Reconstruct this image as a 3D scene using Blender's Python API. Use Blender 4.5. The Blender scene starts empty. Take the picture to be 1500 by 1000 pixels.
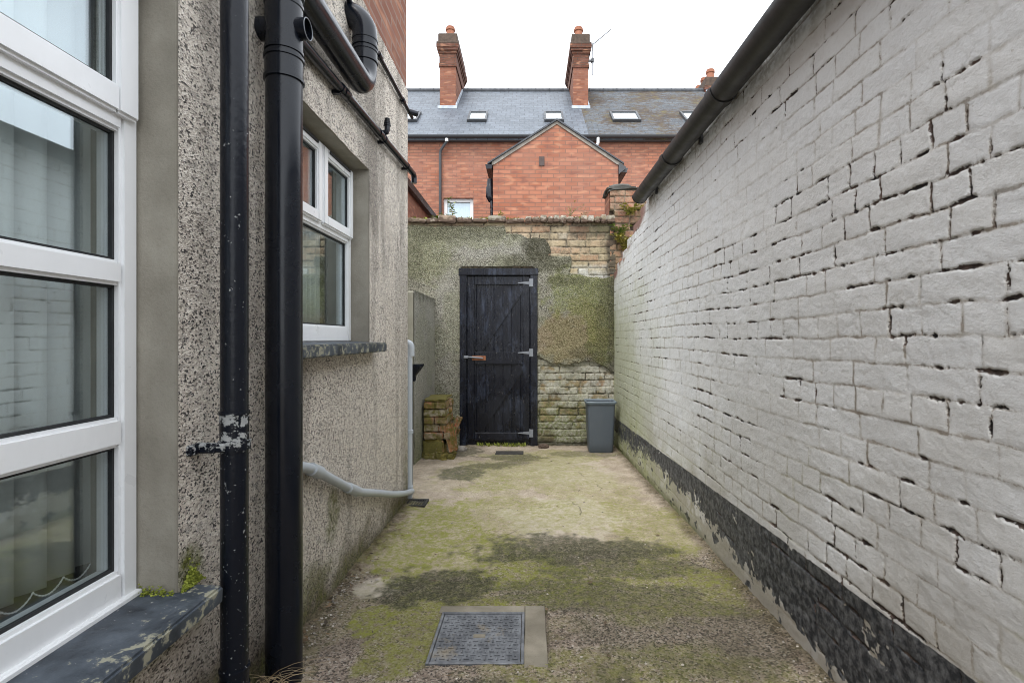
import bpy, bmesh, math, random
import numpy as np
from mathutils import Vector, Matrix
random.seed(7)
H = 1.24                      # camera height above the foot of the far door; all numbers below are camera-relative
F, CX, CY = 750.0, 775.0, 495.0
S = bpy.context.scene
COL = S.collection
R = math.radians

def P(px, py, d): return Vector(((px-CX)*d/F, d, (CY-py)*d/F))
def gz(y): return -1.05-0.033*y

# ------------------------------------------------------------------ noise
def _h(ix, iy, s):
    n = (ix.astype(np.int64)*374761393 + iy.astype(np.int64)*668265263 + s*974634777) & 0xffffffff
    n = ((n ^ (n >> 13))*1274126177) & 0xffffffff
    n = ((n ^ (n >> 15))*2246822519) & 0xffffffff
    n = n ^ (n >> 16)
    return n/4294967295.0
def vnoise(x, y, s=0):
    x = np.asarray(x, float); y = np.asarray(y, float)
    x, y = np.broadcast_arrays(x, y)
    ix = np.floor(x); iy = np.floor(y); fx = x-ix; fy = y-iy
    fx = fx*fx*(3-2*fx); fy = fy*fy*(3-2*fy)
    a = _h(ix, iy, s); b = _h(ix+1, iy, s); c = _h(ix, iy+1, s); d = _h(ix+1, iy+1, s)
    return (a*(1-fx)+b*fx)*(1-fy)+(c*(1-fx)+d*fx)*fy
def fbm(x, y, o=4, s=0):
    t = 0; a = 1; n = 0
    for i in range(o):
        t = t+a*vnoise(x*(2**i)+i*17.3, y*(2**i)-i*9.1, s+i); n += a; a *= .5
    return t/n
def sst(a, b, x):
    t = np.clip((x-a)/(b-a), 0, 1); return t*t*(3-2*t)
def bricks(u, v, ch=.075, seed=0, wav=.006, mix=.7):
    vv = v+wav*(fbm(u*1.6, v*.6, 2, seed+50)-.5)*2+.004*(fbm(u*14, v*6, 2, seed+51)-.5)
    uu = u+.006*(fbm(u*9, v*16, 2, seed+52)-.5)
    row = np.floor(vv/ch).astype(int); fv = vv-row*ch
    du = np.full(u.shape, 1.0); idx = np.zeros(u.shape, int); ln = np.zeros(u.shape)
    rg = random.Random(seed)
    lo, hi = float(uu.min())-1, float(uu.max())+1
    for r in range(row.min(), row.max()+1):
        b = [lo-rg.random()*.23]
        header = rg.random() > mix
        while b[-1] < hi:
            if rg.random() < .12: L = .1125
            elif header: L = .1125 if rg.random() < .8 else .225
            else: L = .225
            b.append(b[-1]+L+rg.uniform(-.012, .012))
        b = np.array(b); m = row == r
        if not m.any(): continue
        i = np.searchsorted(b, uu[m]); i = np.clip(i, 1, len(b)-1)
        du[m] = np.minimum(uu[m]-b[i-1], b[i]-uu[m]); idx[m] = i; ln[m] = b[i]-b[i-1]
    dv = np.minimum(fv, ch-fv)
    return row, du, dv, fv, _h(row, idx, seed+99), _h(row, idx, seed+123)

# ------------------------------------------------------------------ object helpers
def tag(o, label=None, cat=None, group=None, kind=None):
    if label: o['label'] = label
    if cat: o['category'] = cat
    if group: o['group'] = group
    if kind: o['kind'] = kind
    return o
def thing(name, label, cat, loc, group=None):
    o = bpy.data.objects.new(name, None); COL.objects.link(o)
    o.empty_display_size = .1
    o.location = (loc[0], loc[1], loc[2]+H)
    return tag(o, label, cat, group)
def wloc(o):
    v = Vector(o.location)
    while o.parent: o = o.parent; v += o.location
    return v
def link(name, me, mat, parent=None, origin=None):
    o = bpy.data.objects.new(name, me); COL.objects.link(o)
    if parent is not None:
        base = wloc(parent); o.parent = parent
    else:
        base = Vector((origin[0], origin[1], origin[2]+H)) if origin is not None else Vector((0, 0, 0))
        o.location = base
    me.transform(Matrix.Translation(Vector((0, 0, H))-base))
    if mat is not None: me.materials.append(mat)
    return o
class MB:
    def __init__(s): s.bm = bmesh.new()
    def box(s, x0, x1, y0, y1, z0, z1, bev=0, seg=1, rot=None, jit=0):
        b = bmesh.new()
        bmesh.ops.create_cube(b, size=1)
        c = Vector(((x0+x1)/2, (y0+y1)/2, (z0+z1)/2))
        for v in b.verts: v.co = Vector((v.co.x*(x1-x0), v.co.y*(y1-y0), v.co.z*(z1-z0)))
        if bev: bmesh.ops.bevel(b, geom=b.edges[:], offset=bev, segments=seg, affect='EDGES')
        if jit:
            bmesh.ops.subdivide_edges(b, edges=[e for e in b.edges if e.calc_length() > .03], cuts=3, use_grid_fill=True)
            for v in b.verts: v.co += Vector([random.uniform(-jit, jit) for _ in range(3)])
        M = Matrix.Translation(c)
        if rot is not None: M = M @ rot
        b.transform(M); s.add(b); return s
    def add(s, b):
        me = bpy.data.meshes.new('t'); b.to_mesh(me); b.free(); s.bm.from_mesh(me); bpy.data.meshes.remove(me)
    def prism(s, poly, axis, lo, hi, bev=0):
        b = bmesh.new()
        def mk(p, t):
            if axis == 'x': return (t, p[0], p[1])
            if axis == 'y': return (p[0], t, p[1])
            return (p[0], p[1], t)
        v0 = [b.verts.new(mk(p, lo)) for p in poly]; v1 = [b.verts.new(mk(p, hi)) for p in poly]
        b.faces.new(v0); b.faces.new(v1[::-1]); n = len(poly)
        for i in range(n): b.faces.new((v0[i], v1[i], v1[(i+1) % n], v0[(i+1) % n]))
        bmesh.ops.recalc_face_normals(b, faces=b.faces[:])
        if bev: bmesh.ops.bevel(b, geom=b.edges[:], offset=bev, segments=1, affect='EDGES')
        s.add(b); return s
    def tube(s, pts, rad, n=20, cap=True, inner=None):
        pts = [Vector(p) for p in pts]; k = len(pts)
        rr = rad if isinstance(rad, (list, tuple)) else [rad]*k
        b = bmesh.new(); rings = []
        t0 = (pts[1]-pts[0]).normalized()
        a = t0.orthogonal().normalized()
        for i in range(k):
            if i == 0: t = pts[1]-pts[0]
            elif i == k-1: t = pts[-1]-pts[-2]
            else:
                t = (pts[i+1]-pts[i]).normalized()+(pts[i]-pts[i-1]).normalized()
                if t.length < 1e-6: t = pts[i+1]-pts[i]
            if t.length < 1e-9: t = t0.copy()
            t.normalize()
            if i and t.dot(tp) < 0: t = -t
            tp = t
            a = (a-t*a.dot(t)).normalized(); c = t.cross(a)
            rings.append([b.verts.new(pts[i]+(a*math.cos(2*math.pi*j/n)+c*math.sin(2*math.pi*j/n))*rr[i]) for j in range(n)])
        for i in range(k-1):
            for j in range(n): b.faces.new((rings[i][j], rings[i][(j+1) % n], rings[i+1][(j+1) % n], rings[i+1][j]))
        if cap: b.faces.new(rings[0][::-1]); b.faces.new(rings[-1])
        s.add(b); return s
    def quad(s, *ps):
        s.bm.faces.new([s.bm.verts.new(p) for p in ps]); return s
    def ball(s, c, r, sub=2, sc=(1, 1, 1), jit=0):
        b = bmesh.new(); bmesh.ops.create_icosphere(b, subdivisions=sub, radius=r)
        for v in b.verts:
            v.co = Vector((v.co.x*sc[0], v.co.y*sc[1], v.co.z*sc[2]))*(1+random.uniform(-jit, jit))+Vector(c)
        s.add(b); return s
    def build(s, name, mat, parent=None, origin=None, smooth=35):
        me = bpy.data.meshes.new(name); s.bm.to_mesh(me); s.bm.free()
        if smooth:
            me.polygons.foreach_set('use_smooth', [True]*len(me.polygons))
            me.set_sharp_from_angle(angle=R(smooth))
        return link(name, me, mat, parent, origin)
def arc(c, a, b, r, a0, a1, n=8):
    c = Vector(c); a = Vector(a); b = Vector(b)
    return [c+a*(r*math.cos(R(a0+(a1-a0)*i/n)))+b*(r*math.sin(R(a0+(a1-a0)*i/n))) for i in range(n+1)]
def grid(name, PX, mask, attrs, mat, parent=None, origin=None, flip=False):
    """PX (nv,nu,3); mask (nv-1,nu-1) bool of kept faces"""
    nv, nu = PX.shape[:2]
    I = np.arange(nv*nu).reshape(nv, nu)
    q = np.stack([I[:-1, :-1], I[:-1, 1:], I[1:, 1:], I[1:, :-1]], -1)
    if flip: q = q[..., ::-1]
    q = q.reshape(-1, 4) if mask is None else q[mask]
    used = np.unique(q); remap = np.full(nv*nu, -1); remap[used] = np.arange(len(used)); q = remap[q]
    co = PX.reshape(-1, 3)[used]
    me = bpy.data.meshes.new(name)
    me.vertices.add(len(co)); me.vertices.foreach_set('co', co.astype(np.float32).ravel())
    me.loops.add(q.size); me.loops.foreach_set('vertex_index', q.astype(np.int32).ravel())
    me.polygons.add(len(q)); me.polygons.foreach_set('loop_start', np.arange(0, q.size, 4, dtype=np.int32))
    try: me.polygons.foreach_set('loop_total', np.full(len(q), 4, np.int32))
    except Exception: pass
    me.polygons.foreach_set('use_smooth', np.ones(len(q), bool))
    me.update(calc_edges=True)
    for k, A in attrs.items():
        at = me.attributes.new(k, 'FLOAT_COLOR', 'POINT')
        at.data.foreach_set('color', A.reshape(-1, 4)[used].astype(np.float32).ravel())
    me.validate()
    return link(name, me, mat, parent, origin)
def pack(*a): return np.stack(np.broadcast_arrays(*a), -1)

# ------------------------------------------------------------------ materials
class MAT:
    def __init__(s, name, rough=.7, col=None, metal=0, spec=.5):
        s.m = bpy.data.materials.new(name); s.m.use_nodes = True
        s.N = s.m.node_tree.nodes; s.L = s.m.node_tree.links
        s.p = s.N['Principled BSDF']; s.out = s.N['Material Output']
        s.p.inputs['Roughness'].default_value = rough; s.p.inputs['Metallic'].default_value = metal
        s.p.inputs['Specular IOR Level'].default_value = spec
        if col: s.p.inputs['Base Color'].default_value = (*col, 1)
        s._pos = None
    def si(s, sock, v):
        if isinstance(v, bpy.types.NodeSocket): s.L.new(v, sock)
        elif isinstance(v, (tuple, list)) and len(v) == 3 and sock.type == 'RGBA': sock.default_value = (*v, 1)
        else: sock.default_value = v
    def node(s, t, ins=None, **kw):
        n = s.N.new(t)
        for k, v in kw.items(): setattr(n, k, v)
        for k, v in (ins or {}).items(): s.si(n.inputs[k], v)
        return n
    def pos(s):
        if s._pos is None: s._pos = s.N.new('ShaderNodeNewGeometry')
        return s._pos.outputs['Position']
    def island(s):
        s.pos(); return s._pos.outputs['Random Per Island']
    def noise(s, sc, det=3, rough=.55, vec=None, dist=0):
        return s.node('ShaderNodeTexNoise', {'Vector': vec or s.pos(), 'Scale': sc, 'Detail': det, 'Roughness': rough, 'Distortion': dist}).outputs['Fac']
    def voro(s, sc, feature='F1', vec=None, rnd=1.0):
        return s.node('ShaderNodeTexVoronoi', {'Vector': vec or s.pos(), 'Scale': sc, 'Randomness': rnd}, feature=feature)
    def ramp(s, f, stops, interp='LINEAR'):
        n = s.node('ShaderNodeValToRGB', {'Fac': f}); n.color_ramp.interpolation = interp
        e = n.color_ramp.elements
        while len(e) < len(stops): e.new(.5)
        for i, (p, c) in enumerate(stops):
            e[i].position = p
            e[i].color = (*c, 1) if isinstance(c, (tuple, list)) else (c, c, c, 1)
        return n.outputs['Color']
    def mix(s, f, a, b, mode='MIX'):
        n = s.node('ShaderNodeMix', data_type='RGBA', blend_type=mode)
        s.si(n.inputs['Factor'], f); s.si(n.inputs['A'] if False else n.inputs[6], a); s.si(n.inputs[7], b)
        return n.outputs[2]
    def math(s, op, a, b=0.0, c=None):
        n = s.node('ShaderNodeMath', operation=op); s.si(n.inputs[0], a); s.si(n.inputs[1], b)
        if c is not None: s.si(n.inputs[2], c)
        return n.outputs[0]
    def mr(s, v, a, b, c=0., d=1.):
        return s.node('ShaderNodeMapRange', {'Value': v, 'From Min': a, 'From Max': b, 'To Min': c, 'To Max': d}).outputs[0]
    def attr(s, name):
        n = s.node('ShaderNodeAttribute', attribute_name=name)
        q = s.node('ShaderNodeSeparateColor', {'Color': n.outputs['Color']})
        return q.outputs[0], q.outputs[1], q.outputs[2], n.outputs['Alpha']
    def scaled(s, v, k):
        n = s.node('ShaderNodeVectorMath', {0: v, 1: k}, operation='MULTIPLY'); return n.outputs[0]
    def bump(s, h, st, dist=.01, nrm=None):
        n = s.node('ShaderNodeBump', {'Height': h, 'Strength': st, 'Distance': dist})
        if nrm is not None: s.L.new(nrm, n.inputs['Normal'])
        return n.outputs['Normal']
    def set(s, **k):
        M = {'col': 'Base Color', 'rough': 'Roughness', 'nrm': 'Normal', 'metal': 'Metallic', 'spec': 'Specular IOR Level'}
        for a, v in k.items(): s.si(s.p.inputs[M[a]], v)
        return s.m

def m_painted():
    s = MAT('flaking white masonry paint', .62, spec=.35)
    crack, joint, moss, band = s.attr('k'); rnd, dirt, green, bare = s.attr('k2')
    fine = s.math('SUBTRACT', s.noise(190, 4, .75), .5)
    crack = s.mr(s.math('ADD', crack, s.math('MULTIPLY', s.math('SUBTRACT', s.noise(85, 6, .78), .5), 1.75)), .50, .56)
    band = s.mr(s.math('ADD', band, s.math('MULTIPLY', fine, .9)), .40, .58)
    bare = s.mr(s.math('ADD', bare, s.math('MULTIPLY', fine, 1.2)), .40, .60)
    col = s.mix(s.noise(3.2, 4), (.60, .607, .612), (.70, .707, .71))
    col = s.mix(s.mr(rnd, 0, 1, 0, .35), col, (.66, .65, .62))
    col = s.mix(s.mr(s.noise(55, 6, .8), .50, .70, 0, .4), col, (.47, .455, .425))
    col = s.mix(s.math('MULTIPLY', joint, s.mr(s.noise(9, 5, .7), .36, .62, .08, .85)), col, s.mix(s.noise(40, 3), (.29, .255, .205), (.47, .435, .38)))
    hair = s.math('MULTIPLY', s.mr(s.math('ADD', joint, s.math('MULTIPLY', fine, 1.9)), .62, .80), s.mr(s.noise(7, 4, .65), .40, .54))
    col = s.mix(s.math('MULTIPLY', hair, .8), col, s.mix(s.noise(50), (.11, .085, .065), (.30, .255, .20)))
    chip = s.mr(s.math('ADD', s.noise(70, 5, .8), s.mr(s.noise(4, 3), .35, .7, -.05, .05)), .66, .70)
    col = s.mix(s.math('MULTIPLY', chip, .7), col, (.33, .285, .24))
    col = s.mix(s.mr(s.noise(1.6, 6, .72, vec=s.scaled(s.pos(), (1, 1, .6))), .42, .66, 0, .3), col, (.50, .485, .455))
    col = s.mix(dirt, col, (.27, .24, .19))
    col = s.mix(green, col, s.mix(s.noise(30), (.24, .27, .10), (.40, .41, .22)))
    bk = s.mix(s.noise(60, 3), (.16, .075, .06), (.27, .16, .13))
    col = s.mix(bare, col, bk)
    bl = s.mix(s.mr(s.noise(38, 5, .7), .42, .68), (.018, .020, .025), (.15, .152, .155))
    col = s.mix(band, col, bl)
    col = s.mix(moss, col, s.mix(s.noise(60), (.07, .085, .02), (.17, .17, .06)))
    cc = s.mix(s.mr(s.noise(22, 4, .7), .42, .64), (.028, .024, .024), s.mix(s.noise(9), (.11, .06, .05), (.20, .165, .135)))
    col = s.mix(crack, col, cc)
    b = s.bump(s.noise(150, 6, .8, vec=s.scaled(s.pos(), (1, .6, 1.3))), .42, .005)
    b = s.bump(s.noise(26, 4, .6), .22, .016, b)
    return s.set(col=col, nrm=b, rough=s.mr(crack, 0, 1, .55, .95))
def m_old_brick():
    s = MAT('weathered old brick', .9, spec=.2)
    joint, white, moss, dark = s.attr('k'); rnd, r2, yel, red = s.attr('k2')
    base = s.ramp(rnd, [(0, (.30, .13, .08)), (.3, (.36, .21, .13)), (.5, (.38, .27, .16)), (.75, (.42, .33, .20)), (1, (.30, .19, .13))])
    base = s.mix(yel, base, s.ramp(r2, [(0, (.36, .29, .19)), (.22, (.44, .36, .23)), (.4, (.40, .20, .12)), (.52, (.36, .24, .17)), (.66, (.48, .42, .31)), (.85, (.44, .29, .18)), (1, (.38, .34, .27))]))
    base = s.mix(red, base, s.ramp(r2, [(0, (.26, .10, .07)), (.4, (.36, .13, .08)), (.7, (.30, .14, .10)), (1, (.40, .17, .10))]))
    base = s.mix(s.mr(s.noise(40, 4, .7), .4, .75, 0, .6), base, (.40, .33, .24))
    base = s.mix(s.mr(s.noise(9, 4, .7), .4, .7, 0, .55), base, (.40, .34, .23))
    base = s.mix(s.math('MULTIPLY', joint, .8), base, s.mix(s.mr(s.noise(16, 5, .7), .50, .66), (.36, .31, .235), (.07, .058, .045)))
    base = s.mix(s.math('MULTIPLY', white, s.mr(s.noise(28, 5, .75), .28, .52, .45, 1)), base, (.56, .555, .515))
    base = s.mix(s.math('MULTIPLY', moss, s.mr(s.noise(32, 4, .7), .3, .65, .25, 1)), base, s.mix(s.noise(70), (.06, .08, .022), (.18, .20, .065)))
    base = s.mix(s.mr(s.noise(5.5, 7, .85), .47, .62, 0, .7), base, (.09, .08, .055))
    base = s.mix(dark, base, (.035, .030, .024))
    b = s.bump(s.noise(70, 5, .7), .6, .01)
    return s.set(col=base, nrm=b)
def m_render_old():
    s = MAT('mossy weathered roughcast', .95, spec=.15)
    moss, dark, brown, pale = s.attr('k')
    v = s.voro(105); v2 = s.node('ShaderNodeSeparateColor', {'Color': v.outputs['Color']}).outputs[0]
    col = s.ramp(v2, [(0, (.07, .065, .055)), (.2, (.13, .12, .098)), (.4, (.235, .222, .18)), (.8, (.30, .288, .235)), (1, (.40, .385, .325))])
    col = s.mix(s.mr(s.noise(5, 4), .35, .65, 0, .3), col, (.20, .19, .14))
    col = s.mix(s.math('MULTIPLY', pale, .8), col, s.mix(v2, (.30, .29, .26), (.46, .45, .41)))
    col = s.mix(s.math('MULTIPLY', brown, .6), col, s.mix(v2, (.16, .11, .045), (.32, .235, .12)))
    col = s.mix(s.math('MULTIPLY', moss, s.mr(s.noise(45, 4, .7), .3, .65, .3, .95)), col, s.mix(v2, (.085, .10, .03), (.22, .23, .075)))
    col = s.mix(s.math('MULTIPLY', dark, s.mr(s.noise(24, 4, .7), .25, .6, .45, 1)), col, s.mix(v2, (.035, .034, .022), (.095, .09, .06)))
    b = s.bump(v.outputs['Distance'], .8, .012)
    b = s.bump(s.noise(30, 4, .6), .5, .02, b)
    return s.set(col=col, nrm=b)
def m_roughcast():
    s = MAT('speckled pebbledash', .9, spec=.25)
    damp, moss, stain, _ = s.attr('k')
    vec = s.node('ShaderNodeVectorMath', {0: s.pos(), 1: s.scaled(s.node('ShaderNodeTexNoise', {'Vector': s.pos(), 'Scale': 160.0, 'Detail': 2.0}).outputs['Color'], (.006, .006, .006))}, operation='ADD').outputs[0]
    vec = s.scaled(vec, (1, .62, 1))
    v = s.voro(238, vec=vec); sp = s.node('ShaderNodeSeparateColor', {'Color': v.outputs['Color']}); r = sp.outputs[0]
    col = s.ramp(r, [(0, (.06, .055, .052)), (.12, (.11, .10, .092)), (.18, (.32, .285, .245)), (.32, (.56, .50, .43)), (.6, (.67, .605, .525)), (1, (.80, .745, .665))])
    v2 = s.voro(70, vec=vec); r2 = s.node('ShaderNodeSeparateColor', {'Color': v2.outputs['Color']}).outputs[1]
    col = s.mix(s.mr(r2, .90, .94, 0, .35), col, (.12, .11, .105))
    col = s.mix(s.mr(s.noise(2.3, 4, .6), .45, .75, 0, .25), col, s.mix(r, (.12, .10, .085), (.45, .37, .29)))
    col = s.mix(stain, col, s.mix(r, (.07, .065, .06), (.37, .33, .28)))
    col = s.mix(damp, col, s.mix(r, (.045, .04, .032), (.22, .175, .135)))
    col = s.mix(s.math('MULTIPLY', moss, s.mr(s.noise(38, 4, .7), .3, .6, .2, 1)), col, s.mix(r, (.06, .065, .02), (.19, .20, .05)))
    b = s.bump(v.outputs['Distance'], .7, .006)
    b = s.bump(s.noise(60, 3, .6), .4, .012, b)
    return s.set(col=col, nrm=b)
def m_cement(name, a, b_, sc=6):
    s = MAT(name, .88, spec=.25)
    col = s.mix(s.mr(s.noise(sc, 5, .6), .3, .7), a, b_)
    col = s.mix(s.mr(s.noise(sc*.4, 3, .5, vec=s.scaled(s.pos(), (2.2, 2.2, .5))), .45, .75, 0, .5), col, tuple(x*.6 for x in a))
    col = s.mix(s.mr(s.noise(150, 3, .7), .55, .8, 0, .35), col, tuple(x*.45 for x in a))
    return s.set(col=col, nrm=s.bump(s.noise(120, 5, .7), .35, .006))
def m_floor():
    s = MAT('mossy yard concrete', .93, spec=.2)
    moss, dark, agg, edge = s.attr('k'); wet, pale, crack, leafy = s.attr('k2')
    v = s.voro(150); sp = s.node('ShaderNodeSeparateColor', {'Color': v.outputs['Color']}); r = sp.outputs[0]
    v2 = s.voro(150); r2 = s.node('ShaderNodeSeparateColor', {'Color': v2.outputs['Color']}).outputs[0]
    smooth = s.mix(s.mr(s.noise(7, 6, .65), .3, .7), (.33, .27, .205), (.57, .48, .38))
    smooth = s.mix(s.mr(s.noise(75, 6, .8), .47, .66, 0, .6), smooth, (.19, .145, .10))
    smooth = s.mix(s.mr(r2, .9, .94, 0, .55), smooth, (.09, .075, .055))
    rough = s.ramp(r, [(0, (.06, .053, .047)), (.2, (.12, .10, .085)), (.32, (.27, .215, .17)), (.7, (.40, .325, .265)), (.92, (.48, .41, .345)), (1, (.60, .545, .48))])
    rough = s.mix(s.mr(s.noise(40, 5, .7), .45, .75, 0, .5), rough, (.15, .115, .085))
    rough = s.mix(s.mr(s.noise(3.2, 4, .6), .4, .66, 0, .6), rough, (.12, .095, .07))
    col = s.mix(agg, smooth, rough)
    col = s.mix(pale, col, (.60, .535, .44))
    col = s.mix(s.math('MULTIPLY', moss, s.mr(s.noise(26, 7, .8), .40, .58, .10, .95)), col, s.mix(s.noise(80, 4, .7), (.125, .14, .022), (.36, .37, .075)))
    col = s.mix(s.math('MULTIPLY', dark, s.mr(s.noise(34, 7, .8), .34, .54, .30, .95)), col, s.mix(r2, (.035, .037, .022), (.115, .11, .062)))
    col = s.mix(s.math('MULTIPLY', edge, s.mr(s.noise(22, 5, .7), .3, .6, .3, .95)), col, s.mix(r2, (.045, .036, .022), (.15, .12, .065)))
    col = s.mix(crack, col, (.05, .042, .03))
    hb = s.math('MULTIPLY', s.math('SUBTRACT', .5, v.outputs['Distance']), s.mr(agg, 0, 1, .12, 1))
    b = s.bump(hb, .55, .012)
    b = s.bump(s.noise(110, 6, .8), .9, .010, b)
    return s.set(col=col, nrm=b, rough=s.mr(dark, 0, 1, .93, .8))
def m_far_brick(name, axis, tint=1.0, mort=(.20, .105, .075), bw=.225):
    s = MAT(name, .9, spec=.2)
    q = s.node('ShaderNodeSeparateXYZ', {0: s.pos()})
    u = q.outputs[0] if axis == 'x' else q.outputs[1]
    w = s.node('ShaderNodeCombineXYZ', {0: u, 1: q.outputs[2], 2: 0.0}).outputs[0]
    t = s.node('ShaderNodeTexBrick', {'Vector': w, 'Color1': (.30*tint, .112*tint, .066*tint), 'Color2': (.43*tint, .185*tint, .115*tint), 'Mortar': mort, 'Scale': 1.0,
               'Mortar Size': .0095, 'Mortar Smooth': .25, 'Bias': -.1, 'Brick Width': bw, 'Row Height': .0765})
    t.offset = .5
    col = s.mix(s.mr(s.noise(1.2, 5, .7), .35, .65, 0, .5), t.outputs['Color'], (.30*tint, .17*tint, .13*tint))
    cell = s.node('ShaderNodeTexNoise', {'Vector': s.scaled(w, (4.4, 13.1, 0)), 'Scale': 1.0, 'Detail': 0.0}).outputs['Fac']
    col = s.mix(s.mr(cell, .60, .74, 0, .6), col, (.19, .085, .065))
    col = s.mix(s.mr(cell, .38, .26, 0, .4), col, (.52, .27, .165))
    col = s.mix(s.mr(s.noise(5, 5, .7), .5, .8, 0, .5), col, (.24, .13, .095))
    return s.set(col=col, nrm=s.bump(t.outputs['Fac'], -.55, .01))
def m_slate(name, mossy):
    s = MAT(name, .5 if not mossy else .8, spec=.5 if not mossy else .25)
    q = s.node('ShaderNodeSeparateXYZ', {0: s.pos()})
    w = s.node('ShaderNodeCombineXYZ', {0: q.outputs[0], 1: s.math('MULTIPLY', q.outputs[1], 1.29), 2: 0.0}).outputs[0]
    t = s.node('ShaderNodeTexBrick', {'Vector': w, 'Color1': (.050, .063, .08), 'Color2': (.092, .110, .135), 'Mortar': (.022, .026, .032), 'Scale': 1.0,
               'Mortar Size': .011, 'Mortar Smooth': .2, 'Brick Width': .27, 'Row Height': .2})
    col = s.mix(s.mr(s.noise(14, 4, .6), .4, .75, 0, .45), t.outputs['Color'], (.20, .22, .245))
    if mossy:
        col = s.mix(s.mr(s.noise(12, 5, .8), .40, .60, 0, .8), col, s.mix(s.noise(5), (.03, .03, .03), (.15, .145, .135)))
        n = s.math('ADD', s.noise(5.5, 6, .8, vec=s.scaled(s.pos(), (1, 2.2, 2.2))), s.mr(s.noise(.9, 3), .35, .65, -.09, .09))
        col = s.mix(s.mr(n, .47, .54, 0, .92), col, s.ramp(s.noise(4, 4, .7), [(.32, (.034, .024, .018)), (.52, (.065, .045, .028)), (.62, (.085, .066, .028)), (.74, (.14, .12, .03))]))
    return s.set(col=col, nrm=s.bump(t.outputs['Fac'], -.6, .012))
def m_plastic(name, col, rough=.35, dust=.25, spec=.5):
    s = MAT(name, rough, spec=spec)
    c = s.mix(s.mr(s.noise(9, 5, .65, vec=s.scaled(s.pos(), (2, 2, .7))), .4, .8, 0, dust), col, tuple(x*.6+.07 for x in col))
    c = s.mix(s.mr(s.noise(90, 3, .7), .62, .8, 0, dust), c, tuple(x*.5+.13 for x in col))
    return s.set(col=c, rough=s.mr(s.noise(12, 4, .6), .3, .7, rough*.8, rough*1.4), nrm=s.bump(s.noise(8, 2), .08, .01))
def m_flaky():
    s = MAT('flaking black pipe paint', .35, spec=.25)
    q = s.node('ShaderNodeSeparateXYZ', {0: s.pos()}); z = s.math('SUBTRACT', q.outputs[2], H)
    near = s.math('MAXIMUM', s.math('MAXIMUM', s.mr(s.math('ABSOLUTE', s.math('SUBTRACT', z, -.218)), .026, .008, 0, .20), s.mr(s.math('ABSOLUTE', s.math('SUBTRACT', z, -.275)), .035, .01, 0, .17)), s.mr(z, -.9, -1.05, 0, .12))
    f = s.mr(s.math('ADD', s.noise(42, 5, .7), near), .66, .69)
    spk = s.mr(s.math('ADD', s.noise(120, 2, .5), s.mr(z, .3, -.6, 0, .05)), .74, .77)
    c = s.mix(s.math('MAXIMUM', f, s.math('MULTIPLY', spk, .8)), (.006, .008, .013), s.mix(s.noise(60), (.22, .23, .23), (.46, .47, .46)))
    return s.set(col=c, nrm=s.bump(s.noise(50, 4, .6), .18, .01), rough=s.mr(f, 0, 1, .26, .8))
def m_slab():
    s = MAT('dark painted stone sill', .5)
    n = s.noise(24, 6, .7)
    q = s.node('ShaderNodeSeparateXYZ', {0: s.pos()})
    c = s.mix(s.mr(s.noise(12, 4, .6), .35, .7), (.018, .024, .034), (.10, .118, .142))
    c = s.mix(s.mr(s.math('ADD', n, s.mr(q.outputs[0], -.90, -.80, -.08, .055)), .575, .62, 0, .8), c, (.36, .345, .25))
    c = s.mix(s.mr(s.noise(85, 4, .7), .66, .72, 0, .9), c, (.52, .52, .50))
    return s.set(col=c, nrm=s.bump(n, .4, .006), rough=s.mr(n, .3, .7, .35, .7))
def m_door():
    s = MAT('worn black door paint', .42, spec=.4)
    w = s.noise(7, 5, .7, vec=s.scaled(s.pos(), (7, 1, .7)))
    c = s.mix(s.mr(w, .5, .8, 0, .6), (.004, .005, .010), (.014, .016, .024))
    c = s.mix(s.mr(s.noise(22, 5, .75, vec=s.scaled(s.pos(), (2.5, 1, .55))), .64, .70, 0, .65), c, (.18, .17, .16))
    c = s.mix(s.mr(s.noise(55, 3, .7), .7, .74, 0, .8), c, (.30, .27, .22))
    c = s.mix(s.mr(s.noise(4.5, 6, .8, vec=s.scaled(s.pos(), (2.2, 1, .7))), .52, .72, 0, .75), c, (.05, .062, .095))
    return s.set(col=c, rough=s.mr(s.noise(3.5, 4, .6),   .4, .65, .14, .5), nrm=s.bump(w, .5, .006))
def m_brickbits(mossy=.5):
    s = MAT('salvaged mossy brick %.1f' % mossy, .92, spec=.2)
    c = s.ramp(s.island(), [(0, (.33, .12, .06)), (.25, (.36, .18, .09)), (.45, (.28, .22, .15)), (.6, (.42, .38, .30)), (.75, (.22, .17, .12)), (1, (.40, .16, .08))])
    c = s.mix(s.mr(s.noise(45, 4, .7), .5, .7, 0, .6), c, (.42, .40, .34))
    c = s.mix(s.mr(s.noise(14, 5, .7), .62-.3*mossy, .78-.3*mossy, 0, .92), c, s.mix(s.noise(60), (.055, .055, .015), (.20, .175, .04)))
    return s.set(col=c, nrm=s.bump(s.noise(70, 5, .7), .7, .012))
def m_coping():
    s = MAT('weathered coping brick', .95, spec=.15)
    c = s.ramp(s.island(), [(0, (.36, .33, .27)), (.3, (.50, .47, .41)), (.5, (.34, .24, .18)), (.7, (.28, .24, .17)), (1, (.45, .42, .36))])
    q = s.node('ShaderNodeSeparateXYZ', {0: s.pos()})
    c = s.mix(s.mr(s.noise(30, 5, .7), .45, .7, 0, .7), c, (.17, .155, .085))
    c = s.mix(s.mr(s.math('ADD', s.noise(25, 3), s.mr(q.outputs[2], H+1.40, H+1.34, 0, .45)), .62, .85), c, (.12, .085, .065))
    return s.set(col=c, nrm=s.bump(s.noise(60, 5, .7), .7, .012))
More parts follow.
